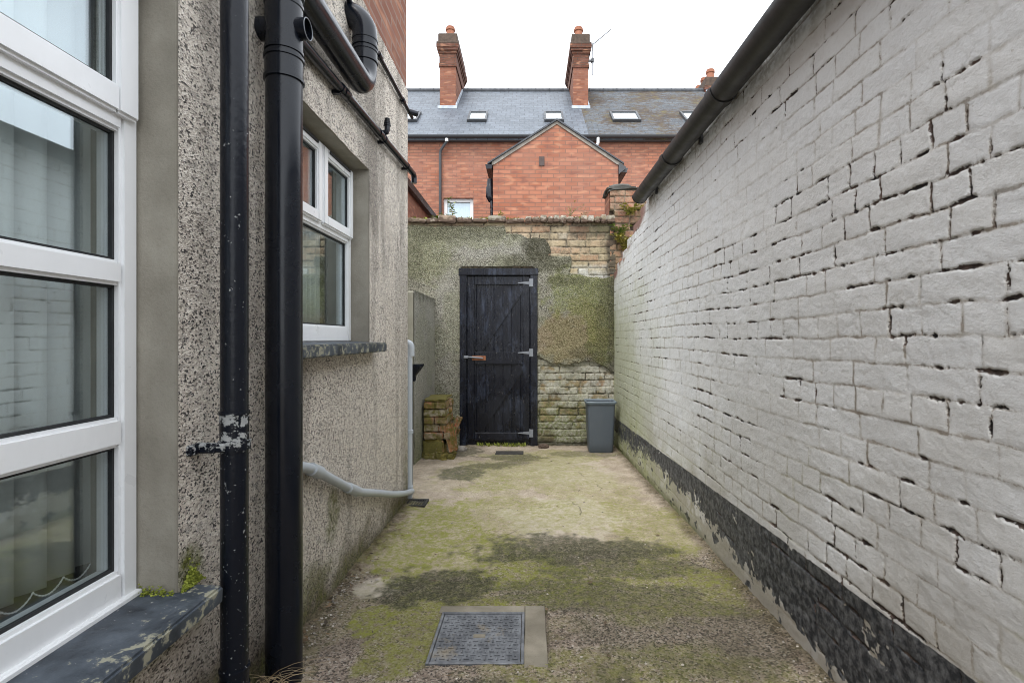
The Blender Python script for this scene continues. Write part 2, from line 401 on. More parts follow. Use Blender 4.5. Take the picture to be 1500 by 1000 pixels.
def m_leaf(name, a, b):
    s = MAT(name, .6, spec=.3)
    c = s.mix(s.island(), a, b)
    s.set(col=c)
    s.p.inputs['Subsurface Weight'].default_value = 0
    return s.m
def m_glass():
    s = MAT('window glass')
    tr = s.node('ShaderNodeBsdfTransparent', {'Color': (.93, .955, .95, 1)})
    gl = s.node('ShaderNodeBsdfGlossy', {'Roughness': .006, 'Color': (.86, .95, 1, 1)})
    fa = s.node('ShaderNodeLayerWeight', {'Blend': .5}).outputs['Facing']
    f = s.math('ADD', .15, s.math('MULTIPLY', s.math('POWER', fa, 4.0), .85))
    mx = s.node('ShaderNodeMixShader', {0: f, 1: tr.outputs[0], 2: gl.outputs[0]})
    s.L.new(mx.outputs[0], s.out.inputs['Surface']); return s.m
def m_iron():
    s = MAT('worn cast iron', .55, metal=.2)
    n = s.noise(18, 5, .7)
    c = s.mix(s.mr(n, .4, .7), (.085, .09, .10), (.20, .21, .225))
    c = s.mix(s.mr(s.noise(8, 4, .7), .58, .72, 0, .7), c, (.23, .19, .13))
    return s.set(col=c, nrm=s.bump(s.noise(120, 3), .25, .004))

PAINT, OLD, REND, ROUGH = m_painted(), m_old_brick(), m_render_old(), m_roughcast()
FLOOR = m_floor()
REVEAL = m_cement('smooth grey cement render', (.24, .22, .18), (.37, .345, .29), 6)
CEMENT = m_cement('weathered cement', (.30, .28, .215), (.44, .42, .34), 5)
SURR = m_cement('smooth concrete surround', (.17, .15, .115), (.27, .245, .195), 9)
MORTAR = m_cement('dark lumpy mortar', (.05, .05, .045), (.11, .11, .10), 12)
FLAUNCH = m_cement('grey lime mortar', (.22, .20, .175), (.34, .31, .27), 9)
FB = m_far_brick('orange red facing brick', 'x'); FBY = m_far_brick('red flank brick', 'y', .8)
CHB = m_far_brick('chimney brick', 'x', .62, (.20, .10, .07)); SOOTB = m_far_brick('sooty chimney brick', 'x', .34, (.07, .05, .04)); UPB = m_far_brick('upper house brick', 'y', .62, (.24, .17, .14))
SLATE, MSLATE = m_slate('blue grey roof slate', False), m_slate('mossy old roof slate', True)
RIDGE = m_cement('dark ridge tile', (.06, .065, .072), (.11, .115, .125), 10)
SOOT = m_cement('sooty brick cap', (.06, .045, .036), (.12, .085, .065), 12)
POT = m_cement('terracotta pot', (.25, .10, .06), (.36, .16, .10), 9)
LEAD = m_cement('lead flashing', (.36, .40, .45), (.50, .54, .59), 8)
BLACKP = m_plastic('black drain plastic', (.004, .006, .011), .22, .03, .36)
GREYBLK = m_plastic('faded black gutter plastic', (.026, .026, .027), .42, .22)
BROWNP = m_plastic('brown gutter plastic', (.055, .032, .026), .5, .2)
GREYP = m_plastic('grey waste plastic', (.44, .47, .50), .42, .3)
BINM = m_plastic('slate grey bin plastic', (.075, .092, .112), .45, .22)
WHITEP = m_plastic('white window plastic', (.82, .83, .84), .32, .16)
DGREY = m_plastic('dark grey metal flashing', (.05, .053, .058), .45, .2)
RUBBER = m_plastic('black glazing gasket', (.012, .013, .014), .6, .05)
FLAKY, SLAB, DOOR, IRON, GLASS = m_flaky(), m_slab(), m_door(), m_iron(), m_glass()
DIRON = m_cement('grimy dark iron', (.028, .028, .028), (.075, .07, .062), 20)
BITS, MBITS, COPE = m_brickbits(.75), m_brickbits(1.15), m_coping()
HINGE = m_plastic('pale galvanised hinge', (.20, .215, .24), .5, .5)
RUST = m_cement('rusty iron', (.22, .075, .035), (.34, .16, .09), 30)
GALV = m_plastic('dull aluminium', (.30, .31, .33), .4, .1)
VANE = m_plastic('pale blind fabric', (.70, .73, .73), .85, .08, .1)
DARKIN = m_plastic('dim interior plaster', (.30, .30, .29), .9, .1, .1)
CURT = m_plastic('pale blue curtain', (.60, .68, .76), .9, .15, .1)
MOSSM = m_leaf('bright moss', (.11, .14, .015), (.30, .33, .05))
DRYM = m_leaf('dry straw', (.22, .15, .08), (.42, .33, .20))
LEAFM = m_leaf('weed leaf green', (.07, .13, .02), (.24, .27, .07))
YLEAF = m_leaf('yellowing weed leaf', (.20, .22, .045), (.42, .36, .10))
STEM = m_leaf('weed stem', (.16, .13, .07), (.28, .22, .13))
LITTER = m_leaf('leaf litter', (.035, .025, .015), (.20, .13, .07))
GRIT = m_leaf('loose grit', (.10, .085, .07), (.55, .50, .44))
SKYG = MAT('skylight glass', .08, (.55, .60, .62), metal=0.0, spec=1.0).m
SKYG.node_tree.nodes['Principled BSDF'].inputs['Metallic'].default_value = .75
WINW = MAT('white painted timber', .5, (.78, .78, .77)).m

# ------------------------------------------------------------------ ground
def soft(x, y, cx, cy, rx, ry, s, k=.55):
    n = (fbm(x*5, y*5, 4, s)-.5)*2*k+(fbm(x*22, y*22, 4, s+5)-.5)*k*1.15
    return sst(1.16, .84, np.sqrt(((x-cx)/rx)**2+((y-cy)/ry)**2)+n)
MB().box(-60, 60, -60, 90, -1.75, -1.55).build('ground', m_cement('bare back lane earth', (.16, .14, .11), (.24, .21, .17), 1.5), None, (0, 10, -1.55)).__setitem__('kind', 'structure')
def build_floor():
    xs = np.arange(-1.75, 1.03, .0065)
    ys = np.concatenate([np.arange(-2, 1.3, .03), np.arange(1.3, 2.6, .0055), np.arange(2.6, 6.12, .0105)])
    x, y = np.meshgrid(xs, ys)
    z = gz(y)+.012*(fbm(x*2, y*2, 3, 1)-.5)
    n1 = fbm(x*5, y*5, 4, 11); n2 = fbm(x*26, y*26, 4, 12)
    line = 2.62+.18*np.sin(x*2.4+.6)+.30*(n1-.5)                # end of the worn screed
    agg = sst(.10, -.06, y-line+.22*(n2-.5))
    agg = np.clip(agg-.75*soft(x, y, -.45, 2.75, .28, .32, 21), 0, 1)
    dark = np.maximum.reduce([soft(x, y, .25, 2.78, .48, .20, 31)*.95, soft(x, y, -.38, 2.33, .30, .19, 32), soft(x, y, .45, 2.52, .40, .13, 35)*.7,
                              soft(x, y, -.58, 4.55, .20, .26, 33)*.9, soft(x, y, -.36, 4.85, .22, .16, 133)*.8, soft(x, y, -.15, 4.95, .16, .10, 134)*.6, soft(x, y, -.12, 5.25, .32, .18, 34)*.8, soft(x, y, -.75, 5.55, .25, .3, 36)*.9,
                              soft(x, y, .55, 1.95, .45, .32, 37)*.55, soft(x, y, .30, 2.25, .5, .14, 38)*.7, soft(x, y, .62, 5.45, .4, .2, 39)*.55, soft(x, y, -.15, 1.55, .4, .1, 40)*.5])
    moss = np.maximum.reduce([soft(x, y, -.58, 3.05, .32, .62, 41)*1.0, soft(x, y, -.10, 3.4, .42, .40, 42)*.45, soft(x, y, .0, 2.45, .42, .22, 43)*.8, soft(x, y, -.28, 2.75, .4, .3, 53)*.75,
                              soft(x, y, .45, 4.0, .35, .9, 44)*.42, soft(x, y, .70, 3.1, .25, .6, 45)*.5, soft(x, y, .60, 2.3, .38, .32, 46)*.55, soft(x, y, -.1, 4.6, .6, .6, 47)*.5,
                              soft(x, y, -.45, 1.95, .13, .35, 48)*.6, soft(x, y, .2, 5.3, .7, .35, 49)*.55, soft(x, y, -.62, 2.05, .1, .14, 50)*.9, soft(x, y, -.1, 2.18, .4, .07, 52)*.6, soft(x, y, .3, 1.7, .5, .15, 54)*.35])
    moss = np.clip(moss*1.3+.22*sst(.52, .62, n1)*sst(5.9, 3, y), 0, 1)
    el = np.abs(x+.87); er = np.abs(x-.98); eb = np.abs(y-5.9)
    edge = np.maximum.reduce([sst(.13, .01, el+.10*(n1-.5)+.05*(n2-.5))*(y < 3.75), sst(.10, .01, er+.09*(n1-.5)), sst(.12, .01, eb+.08*(n1-.5))*.8,
                              sst(.5, .1, np.abs(x+1.15)+(n1-.5)*.3)*(y > 3.75)*.55])
    pale = np.maximum(soft(x, y, -.70, 2.32, .10, .09, 61)*.8, soft(x, y, .22, 3.3, .34, .42, 62)*.5)
    pale = np.maximum(pale, soft(x, y, .42, 4.6, .34, .6, 63)*.3)
    cr = np.zeros_like(x)
    for cx_, cy_, dx_, dy_, L, sd in ((.33, 3.2, .0, 1., .9, 1), (.05, 3.55, 1., .12, .6, 2), (-.2, 2.95, .7, .7, .5, 3), (.5, 4.3, -.3, 1., 1.0, 4)):
        t = (x-cx_)*dx_+(y-cy_)*dy_; w = (x-cx_)*dy_-(y-cy_)*dx_+.12*(fbm(t*4, t*0+sd, 4, 70+sd)-.5)
        cr = np.maximum(cr, sst(.005, .002, np.abs(w))*(np.abs(t) < L/2)*sst(.42, .58, fbm(t*9, t*0+sd, 3, 90+sd))*.75)
    z = z-.004*agg-.006*cr+.004*(fbm(x*40, y*40, 3, 13)-.5)*(1+1.2*agg)+.003*moss*n2+.016*edge*(.3+n2)
    # level seat for the inspection cover
    seat = (x > -.355) & (x < .070) & (y > 1.742) & (y < 2.150)
    z = np.where(seat, z-.014, z)
    zero = np.zeros_like(x)
    o = grid('yard_floor', pack(x, y, z), None, {'k': pack(moss, dark, agg, edge), 'k2': pack(zero, pale, cr, zero)}, FLOOR)
    o['kind'] = 'structure'
build_floor()

# ------------------------------------------------------------------ right hand painted wall
XR = .98
def walltop(y):
    return np.where(y < 4.28, 1.13, 1.13-(y-4.28)*.24)
def build_right():
    root = thing('brick_wall', 'long white painted brick wall with flaking joints and black band at its foot', 'wall', (XR, 2, gz(2)))
    ys = [-2.0]
    while ys[-1] < 6.0:
        yy = ys[-1]; ys.append(yy+(.03 if yy < .85 else min(.0085, max(.0033, .0023*yy*yy))))
    ys = np.array(ys); zs = np.arange(-1.32, 1.18, .0042)
    u, v = np.meshgrid(ys, zs)
    row, du, dv, fv, rnd, r2 = bricks(u+.010*(fbm(u*11, v*13, 3, 201)-.5), v+.010*(fbm(u*13, v*11, 3, 202)-.5), .0752, 3, .009)
    n_hi = fbm(u*55, v*70, 4, 7); n_mid = fbm(u*13, v*17, 3, 8); n_lo = fbm(u*1.8, v*2.6, 3, 9)
    n_vh = fbm(u*130, v*150, 3, 6)
    jag = (n_hi-.5)*.014+(n_mid-.5)*.007+(n_vh-.5)*.008
    d = np.minimum(du, dv)+jag*.55
    height = sst(-.003, .012, d)
    soften = np.clip(.45+1.6*(n_lo-.36), .30, 1)           # joints filled with paint here and there
    h = .0013*height*soften+(rnd-.5)*.0015*soften
    h = h+.0034*(fbm(u*5, v*7, 3, 4)-.5)*2+.0012*(fbm(u*24, v*38, 3, 5)-.5)*2
    # open joints
    pres = sst(.515, .575, fbm(u*3.1, v*5.2, 3, 15)+.11*np.exp(-((v+.20)/.20)**2)*sst(1.5, 2.4, u)*sst(5.2, 3.6, u)+.07*np.exp(-((v-.30)/.28)**2)*sst(2.4, 1.5, u)-.04)
    pv = sst(.48, .54, fbm(u*7.5, v*9, 2, 17)-.02)
    wH = (.0012+.0070*sst(.42, .66, fbm(u*22, v*14, 4, 18)))*pres*sst(.40, .47, fbm(u*12, v*12, 3, 14))
    wV = (.0014+.0042*sst(.4, .7, n_mid))*pv*sst(.2, .6, pres+.35*pv)*sst(.30, .46, n_hi)
    low = np.where(fv < .04, fv, 1.)                          # gaps sit under the bricks
    dh = np.minimum(low, np.where(fv > .06, .0752-fv, 1.)+.002)+jag*.25
    dvv = du+jag*.25
    offs = -.0050+.0044*pres+.0014*sst(.45, .6, n_lo)
    fH = (wH*.85-dh+offs)/.012+.5
    fV = (wV*.9-dvv+offs+.0008)/.012+.5
    crack = np.clip(np.maximum(fH, fV), 0, 1)
    crack = np.maximum(crack, sst(.006, .0, np.minimum(dv, du)+jag)*sst(.61, .68, fbm(u*6, v*8, 3, 19))*.7)
    joint = sst(.0085, .000, d)*np.clip(.30+soften, 0, 1)
    # hairline flakes across the brick faces
    fl = sst(.010, .002, np.abs(fbm(u*5+.4*n_mid, v*6, 4, 21)-.5))*sst(.52, .62, fbm(u*2.7, v*2.7, 3, 22))
    h = h-.0009*fl
    g = v-gz(u)
    # bitumen band
    topb = .335+.006*(n_hi-.5)
    botb = .195+.03*np.sin(u*1.9+1.0)+.13*(fbm(u*2.4, v*2.4, 4, 25)-.5)*2-.13*sst(3.0, 1.7, u)
    band = sst(.006, -.006, g-topb)*sst(-.02, .02, g-botb+.12*(n_hi-.5)+.08*(n_mid-.5))
    band = band*sst(.30, .46, n_hi*.55+fbm(u*9, v*13, 3, 26)*.55+.06)
    spl = sst(.60, .72, fbm(u*14, v*20, 4, 27))*sst(.34, .25, g)*.8
    band = np.maximum(band, spl)*(1-.45*sst(3.2, 4.4, u)*sst(.42, .58, n_mid))
    dirt = np.clip(sst(.62, .30, g)*.30*sst(.40, .60, fbm(u*4, v*5, 4, 28))+sst(.335, .28, g)*(.30+.45*sst(.4, .6, n_mid))+.24*sst(1.25, .3, g)*sst(.3, .6, fbm(u*3, v*3, 4, 29))+sst(.10, .0, g)*.25, 0, .82)
    dirt = np.maximum(dirt, .28*fl*sst(.45, .6, n_hi)); dirt = np.maximum(dirt, .65*sst(.14, .0, walltop(u)-v+.16*(n_mid-.5)+.1*(n_lo-.5))*sst(.35, .6, n_hi))
    green = .58*sst(3.4, 5.4, u+1.6*(n_lo-.5))*sst(.9, -.1, v+.5*(n_mid-.5))+.26*sst(.8, .1, g)*sst(1.6, 4.5, u)*sst(.3, .6, n_mid)
    green = np.maximum(green, .35*joint*sst(.48, .62, fbm(u*2.2, v*2.2, 3, 30))*sst(.9, .3, g))
    green = np.maximum(green, .75*sst(5.55, 5.95, u+.35*(n_mid-.5))*sst(.75, .1, v))
    moss = sst(.09, .0, g+.10*(n_mid-.5))*sst(2.2, 3.2, u+.8*(n_lo-.5))*.85
    bare = sst(.16, .02, walltop(u)-v+.10*(rnd-.5))*sst(3.9, 4.6, u)*(rnd > .35)*.85
    h = h-.005*sst(.45, .7, crack)+.0015*moss*n_hi
    PX = pack(XR-h, u, v)
    tp = np.round((walltop(u)+.01)/.0752)*.0752
    vc = v[:-1, :-1]+.002; ok = vc < np.where(u < 4.28, 1.172, tp)[:-1, :-1]
    grid('painted_brickwork', PX, ok, {'k': pack(crack, joint, moss, band), 'k2': pack(rnd, dirt, np.clip(green, 0, 1), bare)}, PAINT, root, flip=False)
    m = MB()
    m.box(XR+.012, XR+.22, -2, 4.28, -1.5, 1.168)
    prev = 4.28
    yy = 4.28
    while yy < 6.0:
        t = float(np.round((walltop(np.array(yy))+.01)/.0752)*.0752); y2 = yy
        while y2 < 6.0 and float(np.round((walltop(np.array(y2))+.01)/.0752)*.0752) == t: y2 += .01
        m.box(XR+.006, XR+.22, yy, min(y2, 6.0), -1.5, t-.004); yy = y2
    m.build('wall_core', CHB, root, smooth=0)
    # gutter on the wall head
    g = thing('roof_gutter', 'fat weathered black half round gutter along the top of the white wall', 'gutter', (.90, 4.2, 1.10))
    def trough(y0, y1, r, z=1.165, x=.908, t=.004):
        n = 16; po = [(x+r*math.cos(R(180+180*i/n)), z+r*math.sin(R(180+180*i/n))) for i in range(n+1)]
        pi = [(x+(r-t)*math.cos(R(180+180*i/n)), z+(r-t)*math.sin(R(180+180*i/n))) for i in range(n, -1, -1)]
        return MB().prism(po+pi, 'y', y0, y1)
    trough(-2, 4.19, .064).build('trough', GREYBLK, g)
    for yy in (2.42, 3.28): trough(yy-.035, yy+.035, .070).build('union_clip', GREYBLK, g)
    n = 16; po = [(.908+.066*math.cos(R(180+180*i/n)), 1.165+.066*math.sin(R(180+180*i/n))) for i in range(n+1)]
    MB().prism(po, 'y', 4.185, 4.20).build('end_cap', BLACKP, g)
    for yy in (1.6, 2.9, 3.9): MB().box(.966, .984, yy-.02, yy+.02, 1.10, 1.165).build('bracket', GREYBLK, g)
build_right()

# ------------------------------------------------------------------ end wall, pier, door
DW = 5.92
def dx(px, d=5.9): return (px-CX)*d/F
def dz(py, d=5.9): return (CY-py)*d/F
OX0, OX1, OZ1 = dx(674), dx(786), dz(395)
def build_end():
    root = thing('garden_wall', 'old end wall with patchy mossy roughcast over brick around the black door', 'wall', (0, DW, gz(DW)))
    xs = np.arange(-1.80, 1.0, .0062); zs = np.arange(-1.30, 1.345, .0062)
    u, v = np.meshgrid(xs, zs)
    hole = (u > OX0-.003) & (u < OX1+.003) & (v < OZ1+.003)
    keep = ~(hole[:-1, :-1] & hole[1:, 1:])
    row, du, dv, fv, rnd, r2 = bricks(u, v, .081, 11, .012, .55)
    nh = fbm(u*45, v*45, 4, 41); nm = fbm(u*12, v*12, 3, 42); nl = fbm(u*2.5, v*2.5, 3, 43)
    d = np.minimum(du, dv)+(nh-.5)*.016+(nm-.5)*.012
    h = .012*sst(-.002, .013, d)+(rnd-.5)*.010+.012*(nm-.5)
    joint = sst(.010, .002, d)
    low = v < 0
    white = np.where(low, .85*sst(.30, .5, nm+.15*(rnd-.3)), sst(.84, .74, v+.12*(rnd-.5)+.05*(nm-.5))*sst(.05, .5, u+.2*(rnd-.5)))
    white = white*(1-.35*joint)
    moss = np.where(low, np.clip(.45+.7*sst(-.60, -1.05, v+.3*(nm-.5))+.5*(nl-.5), 0, 1), .25*sst(.5, .62, nl)+.65*sst(.55, .9, u+.3*(nm-.5))*sst(1.1, 1.25, v))
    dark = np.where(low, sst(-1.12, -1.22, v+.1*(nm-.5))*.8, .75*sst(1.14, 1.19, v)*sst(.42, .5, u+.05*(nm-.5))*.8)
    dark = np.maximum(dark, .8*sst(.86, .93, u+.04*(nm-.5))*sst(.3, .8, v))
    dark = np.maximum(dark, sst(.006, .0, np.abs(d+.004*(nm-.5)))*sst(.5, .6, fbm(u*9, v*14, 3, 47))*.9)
    yel = np.where(low, .35, .9)
    PX = pack(u, DW-h, v)
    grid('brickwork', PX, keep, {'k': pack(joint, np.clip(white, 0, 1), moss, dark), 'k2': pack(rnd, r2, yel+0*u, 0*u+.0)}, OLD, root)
    # the roughcast coat, with a broken outline
    z6 = lambda px, py: (dx(590+px/2.631), dz(300+py/2.631))
    poly = [z6(*p) for p in ((-120, 80), (392, 84), (400, 108), (452, 110), (482, 128), (545, 126), (566, 150), (572, 185), (562, 194), (600, 198), (648, 200), (652, 228), (640, 262), (668, 268), (720, 278), (775, 282),
                              (830, 268), (830, 660), (800, 640), (772, 622), (742, 604), (690, 604), (642, 617), (570, 611), (535, 590), (519, 578), (506, 577), (506, 240), (226, 240), (226, 1100), (-120, 1100))]
    uw = u+.030*(fbm(u*14, v*14, 4, 44)-.5); vw = v+.034*(fbm(u*14, v*14, 4, 45)-.5)
    ins = np.zeros(u.shape, bool); n = len(poly)
    for i in range(n):
        (x1, y1), (x2, y2) = poly[i], poly[(i+1) % n]
        c = ((y1 > vw) != (y2 > vw)) & (uw < (x2-x1)*(vw-y1)/(y2-y1+1e-12)+x1); ins ^= c
    k2 = keep & ins[:-1, :-1] & ins[1:, 1:] & ins[:-1, 1:] & ins[1:, :-1]
    hr = .030+.008*(fbm(u*5, v*5, 3, 46)-.5)*2+.005*(nh-.5)
    # an older second coat stands behind the top step
    hr = hr-.012*((u > dx(763)) & (v > dz(376)))
    hr = hr+.010*sst(-.10, -.16, v)*(u > .05)
    def bl(cx_, cz_, rx, rz, k=.5): return sst(1.2, .75, np.sqrt(((u-cx_)/rx)**2+((v-cz_)/rz)**2)+(nm-.5)*2*k+(nl-.5)*k)
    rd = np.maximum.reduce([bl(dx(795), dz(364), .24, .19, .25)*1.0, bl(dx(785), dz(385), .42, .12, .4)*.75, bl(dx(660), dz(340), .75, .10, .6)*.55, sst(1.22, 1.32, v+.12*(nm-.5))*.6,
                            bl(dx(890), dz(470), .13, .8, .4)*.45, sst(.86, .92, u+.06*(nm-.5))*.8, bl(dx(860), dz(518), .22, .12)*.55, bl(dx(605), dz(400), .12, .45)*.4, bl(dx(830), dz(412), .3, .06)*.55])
    rm = np.maximum.reduce([bl(dx(850), dz(425), .42, .30)*.95, bl(dx(880), dz(470), .2, .6)*.95, bl(dx(690), dz(345), .6, .15)*.45, bl(dx(620), dz(370), .35, .35)*.5, sst(-.6, -1.2, v+.3*(nm-.5))*.6, .3*sst(.5, .6, nl)])
    rb = np.maximum(bl(dx(835), dz(500), .42, .32)*.9, bl(dx(855), dz(480), .25, .35)*.6)
    rp = np.maximum.reduce([bl(dx(715), dz(360), .5, .17)*.35, bl(dx(655), dz(470), .14, .6)*.30, bl(dx(825), dz(435), .2, .13)*.45])
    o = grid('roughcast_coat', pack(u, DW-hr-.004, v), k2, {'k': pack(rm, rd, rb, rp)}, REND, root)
    sm = o.modifiers.new('thick', 'SOLIDIFY'); sm.thickness = .034; sm.offset = -1
    m = MB()
    m.box(-1.85, OX0-.004, DW+.02, DW+.24, -1.5, 1.335); m.box(OX1+.004, .985, DW+.02, DW+.24, -1.5, 1.335)
    m.box(OX0-.004, OX1+.004, DW+.02, DW+.24, OZ1+.004, 1.335)
    m.build('wall_core', CHB, root, smooth=0)
    # coping of bricks on edge, lumpy
    c = MB(); x = -1.85
    while x < .90:
        w = random.uniform(.070, .092) if x > -.06 else random.uniform(.12, .22)
        hgt = random.uniform(.050, .078) if x > -.06 else random.uniform(.03, .07)
        c.box(x+.004, x+w-.002, DW-.062+random.uniform(-.012, .012), DW+.26, 1.322+random.uniform(-.004, .006), 1.335+hgt, .010, 2, Matrix.Rotation(random.uniform(-.07, .07), 4, 'Y'), jit=.004)
        x += w
    c.build('coping', COPE, root, smooth=60)
    # brick pier closing the corner
    p = thing('brick_pier', 'crumbling red brick pier standing above the right end of the old end wall', 'pier', (1.15, 6.0, gz(6)))
    xs = np.arange(.935, 1.62, .007); zs = np.arange(.2, 1.71, .007)
    u, v = np.meshgrid(xs, zs)
    row, du, dv, fv, rnd, r2 = bricks(u, v, .078, 23, .006, .6)
    nh = fbm(u*45, v*45, 4, 61); nm = fbm(u*12, v*12, 3, 62)
    d = np.minimum(du, dv)+(nh-.5)*.010
    gone = (r2 > .80) & (v < 1.5) & (u < 1.35)
    h = .015*sst(-.002, .012, d)+(rnd-.5)*.018-.06*gone
    joint = sst(.010, .002, d)
    moss = np.clip(.75*sst(.95, .55, v+.3*(nm-.5))+.4*sst(.55, .62, fbm(u*6, v*6, 3, 63)), 0, 1)
    grid('brickwork', pack(u, 5.93-h, v), None, {'k': pack(joint, .0*u, moss*.8, np.maximum(gone*.9, joint*.3)), 'k2': pack(rnd, r2, .1+0*u, .92+0*u)}, OLD, p)
    MB().box(.937, 1.62, 5.995, 6.35, -1.4, 1.70).build('pier_core', CHB, p, smooth=0)
    MB().box(.905, 1.25, 5.90, 6.3, 1.70, 1.755, .015, 2, jit=.012).ball((1.08, 6.05, 1.745), .16, 3, (1, .9, .42), .05).build('mortar_cap', MORTAR, p, smooth=60)
    # low white pipe lying behind the pier head
    tag(MB().tube([(1.16, 6.12, 1.775), (1.75, 6.2, 1.785)], .028, 14).build('plastic_pipe', WHITEP, None, (1.4, 6.15, 1.75)), 'short white plastic pipe lying on the pier behind the gutter end', 'pipe')
build_end()

def build_door():
    d = 5.885
    root = thing('yard_door', 'black painted framed and braced timber door with pale T hinges and rusty bolt', 'door', ((OX0+OX1)/2, d, gz(d)))
    q = lambda px, py: ((660+px/3.571-CX)*d/F, (CY-380-py/3.571)*d/F)
    def bx(m, p0, p1, y0, y1, bev=.004):
        a = q(*p0); b = q(*p1); m.box(min(a[0], b[0]), max(a[0], b[0]), y0, y1, min(a[1], b[1]), max(a[1], b[1]), bev)
        return m
    zb = gz(d)-.02
    m = MB()
    xl0, zt = q(48, 52); xl1, _ = q(84, 0); xr0, _ = q(417, 0); xr1, _ = q(455, 0); _, zl = q(0, 84)
    m.box(xl0, xl1, d-.012, d+.09, zb, zt-.001, .005); m.box(xr0, xr1, d-.012, d+.09, zb, zt-.001, .005)
    m.box(xl0-.01, xr1+.008, d-.02, d+.10, zl, zt+.012, .006)
    m.build('door_frame', DOOR, root, smooth=0)
    # boards: separate v-jointed planks in one panel
    m = MB(); x0, z0 = q(86, 940); x1, z1 = q(414, 88); nb = 7
    for i in range(nb):
        a = x0+(x1-x0)*i/nb; b = x0+(x1-x0)*(i+1)/nb
        m.box(a+.0006, b-.0006, d+.028+random.uniform(0, .002), d+.048, z0+.02, z1, .0035)
    m.build('board_panel', DOOR, root, smooth=0)
    m = MB(); m.box(xl0+.01, xr1-.01, d+.049, d+.088, zb+.002, z1+.02); m.build('added_backing', DOOR, root, smooth=0)  # added dark sheet so gaps round the boards and under the door read dark
    bx(MB(), (87, 88), (124, 940), d+.006, d+.027).build('stile', DOOR, root, smooth=0)
    bx(MB(), (379, 88), (414, 940), d+.006, d+.027).build('stile', DOOR, root, smooth=0)
    bx(MB(), (125, 88), (378, 131), d+.008, d+.026).build('rail', DOOR, root, smooth=0)
    bx(MB(), (125, 484), (378, 548), d+.008, d+.026).build('rail', DOOR, root, smooth=0)
    bx(MB(), (125, 905), (378, 946), d+.008, d+.026).build('rail', DOOR, root, smooth=0)
    for (a, b) in (((142, 478), (372, 140)), ((142, 898), (372, 556))):
        A = Vector(q(*a)); B = Vector(q(*b)); t = (B-A).normalized(); nn = Vector((-t.y, t.x))*.046
        MB().prism([A-nn, B-nn, B+nn, A+nn], 'y', d+.013, d+.0265).build('brace', DOOR, root, smooth=0)
    for (py, rusty) in ((122, 0), (487, 0), (907, 1)):
        X1, Z = q(432, py); X0, _ = q(352, py); Xm, _ = q(413, py)
        m = MB().prism([(X0, Z-.004), (Xm, Z-.017), (Xm, Z+.017), (X0, Z+.004)], 'y', d+.001, d+.006)
        m.box(Xm, X1, d-.017, d-.0125, Z-.045, Z+.045, .001); m.tube([(Xm+.002, d-.008, Z-.045), (Xm+.002, d-.008, Z+.045)], .007, 10)
        m.build('hinge', HINGE, root)
    m = MB(); a = q(112, 516); b = q(184, 516); c = q(70, 510)
    m.box(a[0], b[0], d, d+.008, a[1]-.026, a[1]+.026, .002); m.build('bolt_plate', RUST, root)
    m = MB(); m.tube([(c[0], d-.014, c[1]+.006), (b[0]-.03, d-.014, c[1]-.012)], .0085, 10); m.box(c[0], c[0]+.05, d-.026, d-.014, c[1]-.012, c[1]+.016, .002)
    m.build('bolt', HINGE, root)
build_door()
# threshold and moss under the door
tag(MB().box(OX0-.03, OX1+.05, 5.84, 6.1, gz(5.9)-.05, gz(5.9)+.003, .008, 2, jit=.004).build('door_step', SURR, None, (-.35, 5.9, gz(5.9))), 'worn flat concrete threshold under the black door', 'step')
def tufts(name, spots, mat, label, cat, hgt=.03, n=60, w=.004, spread=.06, lean=.5, kind='stuff'):
    m = MB()
    for (x, y, z, k) in spots:
        for i in range(int(n*k)):
            a = random.uniform(0, 2*math.pi); r = spread*math.sqrt(random.random())*k
            bx_, by_ = x+r*math.cos(a), y+r*math.sin(a)*.6; hh = hgt*random.uniform(.4, 1.1)
            a2 = random.uniform(0, 2*math.pi); lx, ly = lean*hh*math.cos(a2), lean*hh*math.sin(a2)
            wx, wy = w*math.cos(a2+1.5), w*math.sin(a2+1.5)
            m.quad((bx_-wx, by_-wy, z), (bx_+wx, by_+wy, z), (bx_+lx*.5+wx*.7, by_+ly*.5+wy*.7, z+hh*.65), (bx_+lx*.5-wx*.7, by_+ly*.5-wy*.7, z+hh*.65))
            m.quad((bx_+lx*.5-wx*.7, by_+ly*.5-wy*.7, z+hh*.65), (bx_+lx*.5+wx*.7, by_+ly*.5+wy*.7, z+hh*.65), (bx_+lx, by_+ly, z+hh), (bx_+lx-.0003, by_+ly, z+hh))
    return tag(m.build(name, mat, None, spots[0][:3], smooth=0), label, cat, None, kind)
tufts('grass', [(dx(705+i*12), 5.865, gz(5.87)+.004, random.uniform(.6, 1)) for i in range(6)], MOSSM, 'bright green grass tufts under the black door', 'grass', .045, 60, .004, .06, .8)

